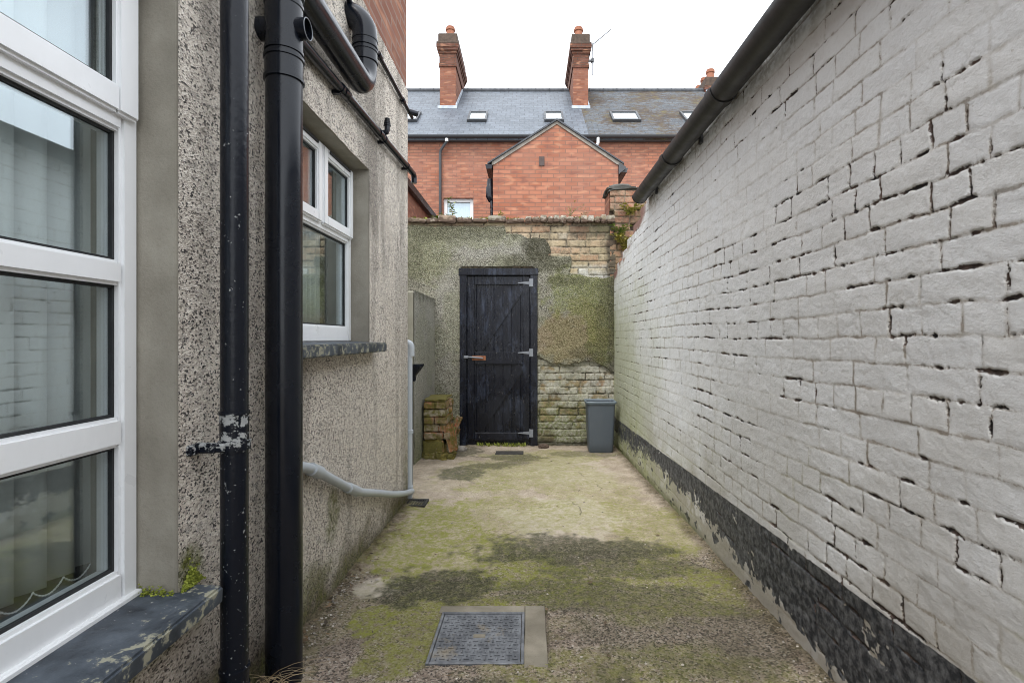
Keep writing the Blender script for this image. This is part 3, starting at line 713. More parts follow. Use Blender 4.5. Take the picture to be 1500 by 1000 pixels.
# ------------------------------------------------------------------ left house
XL = -.87
W1 = (.12, 1.27, -.635, .93); W2 = (1.79, 2.79, -.025, .915)
YC = 3.67; ZB = 1.77
def build_house():
    root = thing('rendered_house', 'house side with speckled pebbledash below red brick and white plastic windows', 'house', (XL, 2, gz(2)))
    ys = np.concatenate([np.arange(-2, 1.2, .04), np.arange(1.2, YC+.001, .0095)]); ys[-1] = YC
    zs = np.arange(-1.45, ZB+.005, .0095)
    for w in (W1, W2):
        for k in (0, 1): ys[np.abs(ys-w[k]).argmin()] = w[k]
        for k in (2, 3): zs[np.abs(zs-w[k]).argmin()] = w[k]
    u, v = np.meshgrid(ys, zs)
    uc = (u[:-1, :-1]+u[1:, 1:])/2; vc = (v[:-1, :-1]+v[1:, 1:])/2
    keep = np.ones(uc.shape, bool)
    for w in (W1, W2): keep &= ~((uc > w[0]) & (uc < w[1]) & (vc > w[2]) & (vc < w[3]))
    nl = fbm(u*3, v*3, 3, 71); nm = fbm(u*14, v*14, 3, 72); g = v-gz(u)
    edge = np.minimum.reduce([np.maximum(np.abs(u-w[1]), np.where((v > w[2]) & (v < w[3]), 0, 9)) for w in (W1, W2)])
    h = .010*(nl-.5)+.007*(nm-.5)+.004*(fbm(u*60, v*60, 2, 73)-.5)
    h = h*sst(0, .03, edge)*sst(0, .02, np.abs(YC-u))
    damp = np.clip(sst(.26, .0, g+.25*(nl-.5)+.12*(nm-.5))*.95+.35*sst(.5, .15, g+.4*(nl-.5))*sst(2.6, 1.4, u), 0, 1)
    damp = np.maximum(damp, .5*sst(.12, .0, g))
    moss = np.maximum.reduce([sst(.16, .0, g+.2*(nm-.5)+.16*(nl-.5))*.75, sst(1.2, .6, np.hypot((u-1.315)/.055, (v+.60)/.075)+(nm-.5)*.8)*1.0*(v > -.64),
                              sst(1.3, .5, np.hypot((u-2.27)/.08, (v+.78)/.14)+(nm-.5))*.8, sst(1.2, .5, np.hypot((u-1.2)/.22, (v+.71)/.05)+(nm-.5))*.9, sst(.18, .02, YC-u+.2*(nm-.5))*sst(.9, .1, g)*.5])
    moss = np.maximum(moss, .65*sst(1.2, .4, np.hypot((u-2.0)/.35, (v+1.0)/.10)+(nm-.5)))
    stain = .5*sst(.5, .62, fbm(u*7, v*.8, 3, 74))*sst(.25, .65, v+2*(nl-.5))+.35*sst(.52, .62, fbm(u*9, v*.6, 3, 75))
    stain = np.maximum(stain, .7*sst(.055, .01, np.abs(u-1.98)+.03*(nm-.5))*sst(-.5, -.1, v)*(v < -.05))
    grid('rendered_wall', pack(XL+h, u, v), keep, {'k': pack(damp, np.clip(moss, 0, 1), np.clip(stain, 0, 1), 0*u)}, ROUGH, root)
    # smooth reveals
    m = MB(); t = .03; xi = -1.10
    for (y0, y1, z0, z1) in (W1, W2):
        m.box(xi, XL-.004, y1, y1+t, z0-.01, z1+t, .004); m.box(xi, XL-.004, y0-t, y0, z0-.01, z1+t, .004); m.box(xi, XL-.005, y0, y1, z1, z1+t, .004)
    m.build('window_reveal', REVEAL, root)
    # hidden masonry: end wall, upper brick, shell of the room
    m = MB(); m.box(-4.2, -1.12, YC-.25, YC-.006, -1.45, 2.62); m.box(-1.12, XL-.008, YC-.25, YC-.006, -1.45, ZB)
    m.build('end_wall', REND, root, smooth=0)
    m = MB(); m.box(-1.12, XL-.006, -2, YC-.010, ZB-.02, 2.62); m.build('upper_brick_wall', UPB, root, smooth=0)  # top stops low out of view, letting more sky light onto the white wall
    m = MB(); m.box(-4.2, -1.12, -2, YC-.26, 1.25, 1.35); m.box(-4.2, -1.12, -2, YC-.26, -1.45, -1.02); m.box(-3.4, -3.3, -2, YC-.26, -1.0, 1.24); m.box(-3.3, -1.12, -2.0, -1.9, -1.0, 1.24)
    m.box(-3.3, -1.11, 1.50, 1.60, -1.0, 1.24)
    ym = [-2.0, W1[0]-.03, W1[1]+.03, W2[0]-.03, W2[1]+.03, YC-.27]
    for i in (0, 2, 4): m.box(-1.11, -1.0, ym[i], ym[i+1], -1.45, ZB-.03)
    for (y0, y1, z0, z1) in (W1, W2): m.box(-1.11, -1.0, y0-.028, y1+.028, -1.45, z0-.045); m.box(-1.11, -1.0, y0-.028, y1+.028, z1+.032, ZB-.03)
    m.build('room_shell', DARKIN, root, smooth=0)
    MB().box(-4.2, XL-.02, -2.02, YC-.03, 2.625, 2.70).build('roof', RIDGE, root)  # unseen flat lid, kept low to leave the white wall brighter
    # windows -------------------------------------------------------
    xf, xb = -.968, -1.035
    def bar(m, y0, y1, z0, z1, x=xf, b=.008): m.box(xb, x, y0, y1, z0, z1, b, 2); return m
    def pane(f, y0, y1, z0, z1, xg=-.992):
        MB().box(xg-.004, xg, y0-.002, y1+.002, z0-.002, z1+.002).build('pane', GLASS, f, smooth=0)
        gk = MB(); w = .007
        gk.box(xg-.003, xg+.006, y0, y0+w, z0, z1); gk.box(xg-.003, xg+.006, y1-w, y1, z0, z1); gk.box(xg-.0035, xg+.0055, y0+w, y1-w, z0, z0+w); gk.box(xg-.0035, xg+.0055, y0+w, y1-w, z1-w, z1)
        gk.build('gasket', RUBBER, f, smooth=0)
    def sash(f, y0, y1, z0, z1, w, x=-.950):
        m = MB()
        m.box(xb+.03, x, y0, y0+w, z0, z1, .007, 2); m.box(xb+.03, x, y1-w, y1, z0, z1, .007, 2)
        m.box(xb+.03, x-.0006, y0+w-.008, y1-w+.008, z0, z0+w, .007, 2); m.box(xb+.03, x-.0006, y0+w-.008, y1-w+.008, z1-w, z1, .007, 2)
        # chamfered glazing bead
        m.build('sash', WHITEP, f, smooth=40); pane(f, y0+w, y1-w, z0+w, z1-w, x-.022)
    y0, y1, z0, z1 = W1; jw = .053
    m = MB(); bar(m, y0, y0+jw, z0+.005, z1); bar(m, y1-jw, y1, z0+.005, z1)
    for (a, b) in ((z0+.005, -.553), (-.258, -.188), (.125, .184), (.490, .560), (z1-.05, z1)): bar(m, y0+jw-.006, y1-jw+.006, a, b, xf-.0008)
    f = m.build('window', WHITEP, root, smooth=40); tag(f, 'large white window with four stacked panes')
    for (a, b) in ((-.553, -.258), (-.188, .125), (.184, .490)): pane(f, y0+jw, y1-jw, a, b)
    sash(f, y0+.02, y1-.018, .523, z1-.015, .066)
    MB().box(-.99, -.955, y0, y1-.004, z0-.012, z0+.018, .003).build('sill_strip', WHITEP, f)
    MB().box(-1.0, -.788, y0-.08, 1.322, z0-.042, z0+.004, .006, 2, Matrix.Rotation(R(2.5), 4, 'Y')).build('sill', SLAB, f)
    y0, y1, z0, z1 = W2; jw = .05; ym = 2.37
    m = MB(); bar(m, y0, y0+jw, z0+.005, z1); bar(m, y1-jw, y1, z0+.005, z1)
    for (a, b) in ((z0+.005, .062), (.503, .565), (z1-.04, z1)): bar(m, y0+jw-.006, y1-jw+.006, a, b, xf-.0008)
    bar(m, ym-.03, ym+.03, .56, z1-.034, xf-.0016)
    f = m.build('window', WHITEP, root, smooth=40); tag(f, 'smaller white window with two top vents')
    pane(f, y0+jw, y1-jw, .062, .503)
    for (a, b) in ((y0+.02, ym-.008), (ym+.008, y1-.018)):
        sash(f, a, b, .530, z1-.016, .05)
        MB().box(-.951, -.944, a+.06, b-.06, z1-.040, z1-.026, .002).build('trickle_vent', RUBBER, f)
    MB().box(-1.0, -.792, y0-.06, 2.855, z0-.045, z0+.004, .006, 2, Matrix.Rotation(R(2.5), 4, 'Y')).build('sill', SLAB, f)
build_house()
def build_blinds():
    b = thing('window_blind', 'pale vertical blind with beaded chain behind the large window', 'blind', (-1.10, .7, -.56))
    y = .16; k = 0
    while y < 1.285:
        m = MB(); a = R(36+random.uniform(-3, 3)); n = 6; pts = []
        for i in range(n+1):
            s = (i/n-.5)*.089; c = .006*(1-(2*i/n-1)**2)
            pts.append((-1.105+s*math.sin(a)+c*math.cos(a), y+s*math.cos(a)-c*math.sin(a)))
        for i in range(n):
            (x0, y0), (x1, y1) = pts[i], pts[i+1]
            m.quad((x0, y0, -.556), (x1, y1, -.556), (x1, y1, .9), (x0, y0, .9))
        bmesh.ops.remove_doubles(m.bm, verts=m.bm.verts[:], dist=1e-5)
        o = m.build('vane', VANE, b, smooth=60); sm = o.modifiers.new('t', 'SOLIDIFY'); sm.thickness = .0012
        y += .073
    ch = MB(); y = .16
    while y < 1.25:
        p = [(-1.075, y+.073*t, -.552-.020*4*t*(1-t)) for t in np.linspace(0, 1, 11)]
        ch.tube(p, .0016, 6)
        for q in p[:-1]: ch.ball(q, .0028, 1)
        y += .073
    ch.build('bead_chain', WHITEP, b)
    MB().box(-1.13, -1.07, .16, 1.285, .90, .935, .004).build('head_rail', WHITEP, b)
    c = thing('curtain', 'pale curtain panel hanging inside the smaller window', 'curtain', (-1.13, 2.6, -.02))
    m = MB(); n = 40
    pr = [(-1.13+.018*math.sin(i*1.1), 2.40+.36*i/n) for i in range(n+1)]
    for i in range(n): m.quad((*pr[i], -.02), (*pr[i+1], -.02), (*pr[i+1], .88), (*pr[i], .88))
    bmesh.ops.remove_doubles(m.bm, verts=m.bm.verts[:], dist=1e-5)
    o = m.build('drape', VANE, c, smooth=80); sm = o.modifiers.new('t', 'SOLIDIFY'); sm.thickness = .002
    MB().tube([(-1.13, 1.8, .895), (-1.13, 2.78, .895)], .008, 10).build('rail', WHITEP, c)
build_blinds()
def moss_clump():
    m = MB()
    for i in range(420):
        a = random.gauss(0, 1); x, y = XL+.003+abs(random.gauss(0, .005)), 1.312+.016*a
        z = -.632+abs(random.gauss(0, .024))*math.exp(-a*a*.35)
        m.ball((x, y, z), random.uniform(.0016, .0038), 1, (1, 1, .9), .25)
    for i in range(120):
        y = random.uniform(1.08, 1.268); m.ball((-.958+abs(random.gauss(0, .03)) if random.random() < .3 else -.955+random.random()*.08, 1.262-abs(random.gauss(0, .006)), -.632+abs(random.gauss(0, .009))), random.uniform(.0015, .0035), 1, (1, 1, .8), .25)
    tag(m.build('moss', MOSSM, None, (XL, 1.31, -.63)), 'bright green moss cushion on the dark sill beside the black pipe', 'moss', None, 'stuff')
moss_clump()

# ------------------------------------------------------------------ pipes on the left house
def collar(m, x, y, z0, z1, r, lip=.005):
    m.tube([(x, y, z0), (x, y, z0+.001), (x, y, z0+.010), (x, y, z0+.011), (x, y, z1-.011), (x, y, z1-.010), (x, y, z1-.001), (x, y, z1)],
           [r, r+lip, r+lip, r+lip*.35, r+lip*.35, r+lip, r+lip, r], 32)
def rain_pipe():
    x, y, r = -.797, 1.385, .034
    t = thing('rainwater_pipe', 'slimmer black rainwater pipe with white flaked paint nearest the large window', 'pipe', (x, y, gz(y)))
    MB().tube([(x, y, -1.12), (x, y, -.99)], r+.004, 32).tube([(x, y, -.99), (x, y, 2.6)], r, 32).build('pipe_run', FLAKY, t)
    m = MB(); collar(m, x, y, -.285, -.195, r, .004); m.build('collar', FLAKY, t)
    m = MB(); collar(m, x, y, -.945, -.885, r, .004); m.build('collar', FLAKY, t)
    m = MB().tube([(x, y, -.300), (x, y, -.276)], r+.006, 32); m.box(XL-.01, x-.02, y-.052, y-.030, -.301, -.275, .004); m.box(XL-.005, XL+.012, y-.085, y-.03, -.302, -.274, .004)
    m.box(x-.04, x, y-.05, y-.025, -.2995, -.2765, .004)
    m.build('bracket', FLAKY, t)
rain_pipe()
def soil_stack():
    x, y, r = -.792, 1.655, .0555
    t = thing('soil_stack', 'thick glossy black soil stack with ringed collars and a side branch', 'pipe', (x, y, gz(y)))
    MB().tube([(x, y, -1.15), (x, y, 2.9)], r, 40).build('stack_pipe', BLACKP, t)
    m = MB(); collar(m, x, y, .825, .905, r, .006); m.build('collar', BLACKP, t)
    m = MB(); collar(m, x, y, .915, 1.075, r, .004)
    m.tube([(x+.04, y, .997), (x+.078, y, .997)], .034, 24, cap=False); m.tube([(x-.04, y, .997), (x-.085, y, .997)], .036, 24)
    m.build('boss_collar', BLACKP, t)
    # open socket ring
    pr = [(x+.06, y, .997), (x+.080, y, .997), (x+.080, y, .997), (x+.05, y, .997)]
    MB().tube([(x+.078, y+.0325*math.cos(R(a)), .997+.0325*math.sin(R(a))) for a in range(0, 361, 12)], .0016, 8, cap=False).build('socket_rim', HINGE, t)
    m = MB(); collar(m, x, y, 1.095, 1.30, r, .006); m.build('collar', BLACKP, t)
    yb = 2.47; zb = 1.20
    path = [(x, y, zb), (x, yb-.10, zb)]
    path += arc((x, yb-.10, zb+.10), (0, 0, -1), (0, 1, 0), .10, 12, 90, 8)
    path += [(x, yb, 1.31), (x, yb, 1.42)]
    br = MB().tube(path, r, 32)
    o = br.build('branch_pipe', BLACKP, t)
    m = MB(); collar(m, x, yb, 1.325, 1.385, r, .006); m.build('collar', BLACKP, o)
    m = MB(); collar(m, x, yb, 1.395, 1.44, r, .005); m.build('collar', BLACKP, o)
    el = [(x, yb, 1.42), (x, yb, 1.46)]+arc((x-.10, yb, 1.46), (1, 0, 0), (0, 0, 1), .10, 12, 90, 8)+[(XL-.06, yb, 1.56)]
    MB().tube(el, r+.002, 32).build('elbow', BLACKP, o)
    m = MB(); m.tube([(x, y+.055, zb), (x, y+.075, zb), (x, y+.12, zb), (x, y+.121, zb)], [r+.006]*3+[r], 32); m.build('branch_socket', BLACKP, o)
soil_stack()
def small_pipes():
    xw = -.838; r = .0205
    t = thing('waste_pipe', 'sloping black waste pipe along pebbledash above the smaller window', 'pipe', (xw, 2.8, 1.12))
    za = lambda y: 1.085+(y-1.85)*.055
    MB().tube([(xw, 1.72, za(1.72)), (xw, 3.70, za(3.70))]+arc((xw+.0, 3.70, za(3.7)-.03), (0, 0, 1), (0, 1, 0), .03, 20, 90, 5)+[(xw, 3.73, za(3.7)-.06)], r, 20).build('pipe_run', BLACKP, t)
    MB().tube([(-.792, 1.66, 1.065), (xw, 1.75, za(1.75)-.005)], .024, 16).ball((xw+.005, 1.79, za(1.79)-.01), .028, 3).build('trap_joint', BLACKP, t)
    for yy in (2.32, 2.86): MB().tube([(xw, yy-.03, za(yy-.03)), (xw, yy-.029, za(yy)), (xw, yy+.03, za(yy+.03)), (xw, yy+.031, za(yy))], [r, r+.005, r+.005, r], 20).build('coupling', BLACKP, t)
    for yy in (2.27, 2.95, 3.5):
        m = MB().tube([(xw, yy-.008, za(yy)), (xw, yy+.008, za(yy))], r+.004, 20); m.box(XL-.01, xw, yy-.01, yy+.01, za(yy)-.028, za(yy)-.012); m.build('clip', BLACKP, t)
    s = thing('vent_stub', 'stubby black ribbed vent cap above the sloping waste pipe', 'vent', (XL, 3.05, 1.29))
    m = MB(); q = Vector((XL, 2.96, 1.185))
    m.tube([q+Vector((-.02, 0, 0)), q+Vector((.03, 0, 0)), q+Vector((.045, 0, .004)), q+Vector((.05, 0, .02)), q+Vector((.05, 0, .05))], .016, 18)
    m.build('elbow', BLACKP, s)
    m = MB()
    for i in range(4): m.tube([q+Vector((.05, 0, .04+.012*i)), q+Vector((.05, 0, .046+.012*i))], .021-.002*i, 18)
    m.build('cap', BLACKP, s)
    t = thing('overflow_pipe', 'thin black pipe high on the house just under the red brick', 'pipe', (xw, 2.8, 1.6))
    z0 = lambda y: 1.595
    MB().tube([(-.85, -1.0, 1.58), (-.85, 3.72, 1.60)], .0125, 14).build('pipe_run', BLACKP, t)
    for yy in (2.9, 3.45): MB().tube([(-.85, yy-.02, 1.597), (-.85, yy+.02, 1.597)], .018, 14).build('coupling', BLACKP, t)
    MB().tube([(-.85, 3.62, 1.60), (-.80, 3.66, 1.60)], .02, 14).build('end_cap', BLACKP, t)
    # thin edge lead over the render top
    # grey pipes
    g = thing('grey_waste_pipe', 'pale grey waste pipe sagging low along the pebbledash toward the drain', 'pipe', (-.845, 2.8, gz(2.8)))
    pts = [(-.90, 1.72, -.452), (-.85, 1.76, -.455), (-.838, 1.87, -.470), (-.838, 2.02, -.525), (-.838, 2.24, -.63), (-.838, 2.50, -.748), (-.838, 2.85, -.862), (-.838, 3.15, -.960), (-.838, 3.45, -1.045), (-.842, 3.66, -1.095), (-.850, 3.70, -1.105)]
    sp = []
    for i in range(len(pts)-1):
        p0 = Vector(pts[max(i-1, 0)]); p1 = Vector(pts[i]); p2 = Vector(pts[i+1]); p3 = Vector(pts[min(i+2, len(pts)-1)])
        for k in range(6):
            q = k/6; sp.append(.5*((2*p1)+(p2-p0)*q+(2*p0-5*p1+4*p2-p3)*q*q+(3*p1-p0-3*p2+p3)*q**3))
    MB().tube(sp+[Vector(pts[-1])], .0195, 20).build('pipe_run', GREYP, g)
    for (i, w) in ((16, .0255), (27, .0245)):
        a, b = sp[i], sp[i+3]; MB().tube([a, a+(b-a)*.03, b-(b-a)*.03, b], [.0195, w, w, .0195], 20).build('coupling', GREYP, g)
    v = thing('condensate_pipe', 'upright pale grey pipe with elbow at the corner of the house', 'pipe', (-.872, 3.71, gz(3.7)))
    px, py = -.868, 3.715
    MB().tube([(px, py, -1.19), (px, py, -.085)], .0215, 20).build('pipe_run', GREYP, v)
    MB().tube([(px+.012, py, -.13), (px+.012, py, -.075)]+arc((px-.018, py, -.065), (1, 0, 0), (0, 0, 1), .03, 0, 90, 6)+[(px-.16, py, -.035)], .024, 20).build('elbow', GREYP, v)
    m = MB(); collar(m, px, py, -.69, -.665, .0215, .007); m.box(px-.05, px, py-.012, py+.006, -.688, -.668); m.build('bracket', GREYP, v)
    m = MB(); collar(m, px, py, -1.135, -1.07, .0215, .005); m.build('tee', GREYP, v)
    hpr = thing('hopper', 'black rainwater hopper on its downpipe behind the house corner', 'hopper', (-.93, 3.9, gz(3.9)))
    m = MB()
    b = bmesh.new(); ring = []
    for (hw, z) in ((.03, -.33), (.034, -.29), (.072, -.235), (.085, -.215), (.085, -.20)):
        ring.append([b.verts.new((-.905+sx*hw, 3.93+sy*hw*.8, z)) for sx, sy in ((-1, -1), (1, -1), (1, 1), (-1, 1))])
    for i in range(4):
        for j in range(4): b.faces.new((ring[i][j], ring[i][(j+1) % 4], ring[i+1][(j+1) % 4], ring[i+1][j]))
    b.faces.new(ring[0][::-1]); b.faces.new(ring[4]); m.add(b); m.build('hopper_head', BLACKP, hpr, smooth=20)
    MB().tube([(-.925, 3.93, -1.2), (-.925, 3.93, -.32)], .033, 20).build('downpipe', BLACKP, hpr)
    d = thing('drain_grate', 'small dirty drain grating at the foot of the grey pipe', 'drain', (-.80, 3.62, gz(3.6)))
    zg = gz(3.62)+.004
    m = MB(); m.box(-.86, -.72, 3.53, 3.545, zg-.01, zg+.012); m.box(-.86, -.72, 3.665, 3.68, zg-.01, zg+.012); m.box(-.86, -.845, 3.545, 3.665, zg-.01, zg+.0115); m.box(-.735, -.72, 3.545, 3.665, zg-.01, zg+.0115)
    m.build('rim', DIRON, d)
    m = MB()
    for i in range(6): m.box(-.84+.018*i, -.832+.018*i, 3.545, 3.665, zg-.006, zg+.008)
    m.build('grating', DIRON, d)
small_pipes()

# ------------------------------------------------------------------ yard furniture
def low_wall():
    xs = np.arange(4.84, 5.90, .012); zs = np.arange(-1.3, .46, .012)
    u, v = np.meshgrid(xs, zs)
    top = .45+.02*(u-4.84)
    nm = fbm(u*12, v*12, 3, 81); nl = fbm(u*3, v*3, 3, 82)
    root = thing('low_wall', 'stub of low cement rendered wall between house corner and end wall', 'wall', (-1.2, 5.3, gz(5.3)))
    dark = np.clip(.7*sst(.12, .0, top-v+.1*(nm-.5))+.15*sst(.45, .65, fbm(u*5, v*2.0, 3, 83)), 0, 1)
    moss = np.clip(.8*sst(.6, .0, v+1.22+.4*(nl-.5))+.25*sst(.52, .62, nl), 0, 1)
    grid('render_face', pack(-1.085+.010*(nl-.5)+.006*(nm-.5), u, np.minimum(v, top)), None, {'k': pack(moss, dark, 0*u, .55+.4*(nl-.5))}, REND, root)
    MB().prism([(4.83, -1.35), (5.90, -1.35), (5.90, .465), (4.83, .445)], 'x', -1.42, -1.095, .012).build('wall_core', CEMENT, root)
low_wall()
def brick_stack():
    root = thing('brick_stack', 'ruined stack of mossy odd bricks beside the low wall left of the door', 'brick stack', (-.95, 5.3, gz(5.3)))
    z = gz(5.25)-.02; x0, x1 = -1.08, -.80
    m = MB()   # mossy footing block
    m.box(x0+.0, x1-.06, 5.16, 5.62, z, z+.215, .02, 2, jit=.010)
    for i in range(5): m.box(x0+.02+.06*i, x0+.09+.06*i, 5.10+random.uniform(-.01, .02), 5.22, z+random.uniform(0, .02), z+.07+random.uniform(0, .06), .012, 2, Matrix.Rotation(random.uniform(-.2, .2), 4, 'Z'), jit=.006)
    m.box(-.90, -.82, 5.05, 5.16, z-.01, z+.045, .01, 2, Matrix.Rotation(.5, 4, 'Z'), jit=.006)
    m.build('footing', MBITS, root, smooth=50)
    m = MB(); zz = z+.222
    rows = [((0, .13), (.135, .20), (.205, .27)), ((0, .155), (.16, .225)), ((0, .105), (.11, .235)), ((0, .225),), ((.0, .105), (.11, .22))]
    for ri, row in enumerate(rows):
        off = random.uniform(-.004, .006)
        for (a, b) in row:
            m.box(x0+.012+a+off, x0+.012+b+off, 5.17+random.uniform(-.012, .012), 5.40, zz, zz+.069, .006, 2, Matrix.Rotation(random.uniform(-.03, .03), 4, 'Y') @ Matrix.Rotation(random.uniform(-.05, .05), 4, 'Z'), jit=.0035)
        for k in range(2):
            m.box(x0+.02+off, x0+.215+off+random.uniform(-.03, .05), 5.41+.115*k, 5.515+.115*k, zz+.002, zz+.070, .006, 2, Matrix.Rotation(random.uniform(-.06, .06), 4, 'Z'), jit=.0035)
        zz += .0765
    m.build('brick_course', BITS, root, smooth=50)
    m = MB()
    for i in range(16): m.box(x0+.225+random.uniform(0, .06), x0+.27+random.uniform(0, .05), 5.18+i*.025, 5.22+i*.025, z+.02+random.uniform(0, .42), z+.10+random.uniform(0, .35), .012, 2, Matrix.Rotation(random.uniform(-.5, .5), 4, 'Y'), jit=.006)
    m.build('broken_edge', BITS, root, smooth=50)
    m = MB(); m.box(x0+.015, x0+.235, 5.17, 5.64, zz, zz+.022, .009, 2, jit=.006); m.build('moss_cap', MBITS, root, smooth=50)
brick_stack()
def rubble(name, px, d, s, label, mat):
    x = (px-CX)*d/F
    m = MB(); m.ball((x, d, gz(d)+s*.35), s, 3, (1.25, .9, .62), .10); tag(m.build(name, mat, None, (x, d, gz(d)), smooth=30), label, 'stone', 'loose stones by the door')
rubble('stone', 675, 5.62, .055, 'pale broken lump of stone between the brick stack and door frame', FLAUNCH)
rubble('stone', 661, 5.40, .045, 'dark mossy lump of stone at the foot of the brick stack', MBITS)
rubble('stone', 796, 5.80, .05, 'dark lump of stone at the right foot of the door frame', SOOT)

def bin_():
    cx_, cy_, zb, zt = .775, 5.60, gz(5.6)+.004, gz(5.6)+.555
    root = thing('waste_bin', 'open grey plastic bin standing in the corner by the white wall', 'bin', (cx_, cy_, zb))
    def loop(b, hx, hy, r, z, n=6):
        vs = []
        for (sx, sy, a0) in ((1, 1, 0), (-1, 1, 90), (-1, -1, 180), (1, -1, 270)):
            for i in range(n+1):
                a = R(a0+90*i/n); vs.append(b.verts.new((cx_+sx*(hx-r)+r*math.cos(a), cy_+sy*(hy-r)+r*math.sin(a), z)))
        return vs
    b = bmesh.new()
    pr = [(.120, .095, zb), (.128, .100, zb+.008), (.134, .106, zb+.10), (.150, .120, zt-.045), (.152, .122, zt-.044), (.1525, .1225, zt-.025)]
    pr += [(.164, .134, zt-.024), (.166, .136, zt-.006), (.162, .132, zt), (.154, .124, zt-.002), (.149, .119, zt-.012), (.128, .098, zb+.03)]
    L = [loop(b, hx, hy, .028, z) for hx, hy, z in pr]; n = len(L[0])
    for i in range(len(L)-1):
        for j in range(n): b.faces.new((L[i][j], L[i][(j+1) % n], L[i+1][(j+1) % n], L[i+1][j]))
    b.faces.new(L[0][::-1]); b.faces.new(L[-1])
    m = MB(); 
    # split the rim off as its own part
    me = bpy.data.meshes.new('t'); b.to_mesh(me); b.free()
    body = bmesh.new(); body.from_mesh(me); rim = bmesh.new(); rim.from_mesh(me); bpy.data.meshes.remove(me)
    zr = zt-.0255
    isr = lambda f: all(v.co.z > zr for v in f.verts)
    bmesh.ops.delete(body, geom=[f for f in body.faces if isr(f)], context='FACES')
    bmesh.ops.delete(rim, geom=[f for f in rim.faces if not isr(f)], context='FACES')
    m.add(body); m.build('bin_body', BINM, root, smooth=40); m = MB(); m.add(rim)
    m.build('bin_rim', m_plastic('lighter bin rim', (.12, .155, .185), .45, .2), root, smooth=40)
bin_()
def manhole():
    x0, x1, y0, y1 = -.348, -.023, 1.745, 2.085
    zc = lambda y: gz(y)+.002
    sl = math.atan(-.033); rot = Matrix.Rotation(sl, 4, 'X'); yc = (y0+y1)/2; xc = (x0+x1)/2
    root = thing('inspection_cover', 'square grey drain inspection cover set in smooth concrete in the yard', 'manhole cover', (xc, yc, gz(yc)))
    zz = gz(yc)
    m = MB()   # concrete surround as four slabs with a slightly broken edge
    m.box(x1+.006, .066, 1.722, 2.145, zz-.03, zz+.002, .003, 1, None, .0012)
    m.box(x0-.02, x1+.006, y1+.006, 2.145, zz-.03, zz+.0015, .003, 1, None, .0012)
    for v in m.bm.verts: v.co.z += -.033*(v.co.y-yc)
    m.build('concrete_surround', SURR, root)
    m = MB(); w = .008
    m.box(x0-.005, x0+w-.002, y0-.005, y1+.005, zz-.02, zz+.0035, .001); m.box(x1-w+.002, x1+.005, y0-.005, y1+.005, zz-.02, zz+.0035, .001)
    m.box(x0+w-.002, x1-w+.002, y0-.005, y0+w-.002, zz-.02, zz+.003, .001); m.box(x0+w-.002, x1-w+.002, y1-w+.002, y1+.005, zz-.02, zz+.003, .001)
    for v in m.bm.verts: v.co.z += -.033*(v.co.y-yc)
    m.build('cover_frame', IRON, root)
    m = MB(); m.box(x0+w, x1-w, y0+w, y1-w, zz-.02, zz-.001)
    n = 14; px = (x1-x0-.03)/n; py = (y1-y0-.03)/n
    for i in range(n):
        for j in range(n):
            if 6 <= i <= 7 and 6 <= j <= 7: continue
            cx_, cy_ = x0+.015+px*(i+.5), y0+.015+py*(j+.5)
            if (i+j) % 2: m.box(cx_-.0095, cx_+.0095, cy_-.0028, cy_+.0028, zz-.002, zz+.0032, .001)
            else: m.box(cx_-.0030, cx_+.0030, cy_-.0085, cy_+.0085, zz-.002, zz+.0032, .001)
    for v in m.bm.verts: v.co.z += -.033*(v.co.y-yc)
    m.build('cover_lid', IRON, root, smooth=0)
    MB().tube([(xc-.022, yc, zz-.004), (xc+.022, yc, zz-.004)], .010, 12).build('key_slot', SURR, root)
    x, y = -.20, 5.50
    m = MB(); m.box(-.36, -.06, 5.40, 5.56, gz(5.5)-.02, gz(5.48)+.008, .004); m.box(-.345, -.075, 5.415, 5.545, gz(5.5), gz(5.48)+.0105, .003)
    tag(m.build('metal_plate', DIRON, None, (-.21, 5.48, gz(5.5))), 'flat dark metal drain plate on the ground before the black door', 'drain cover')
manhole()
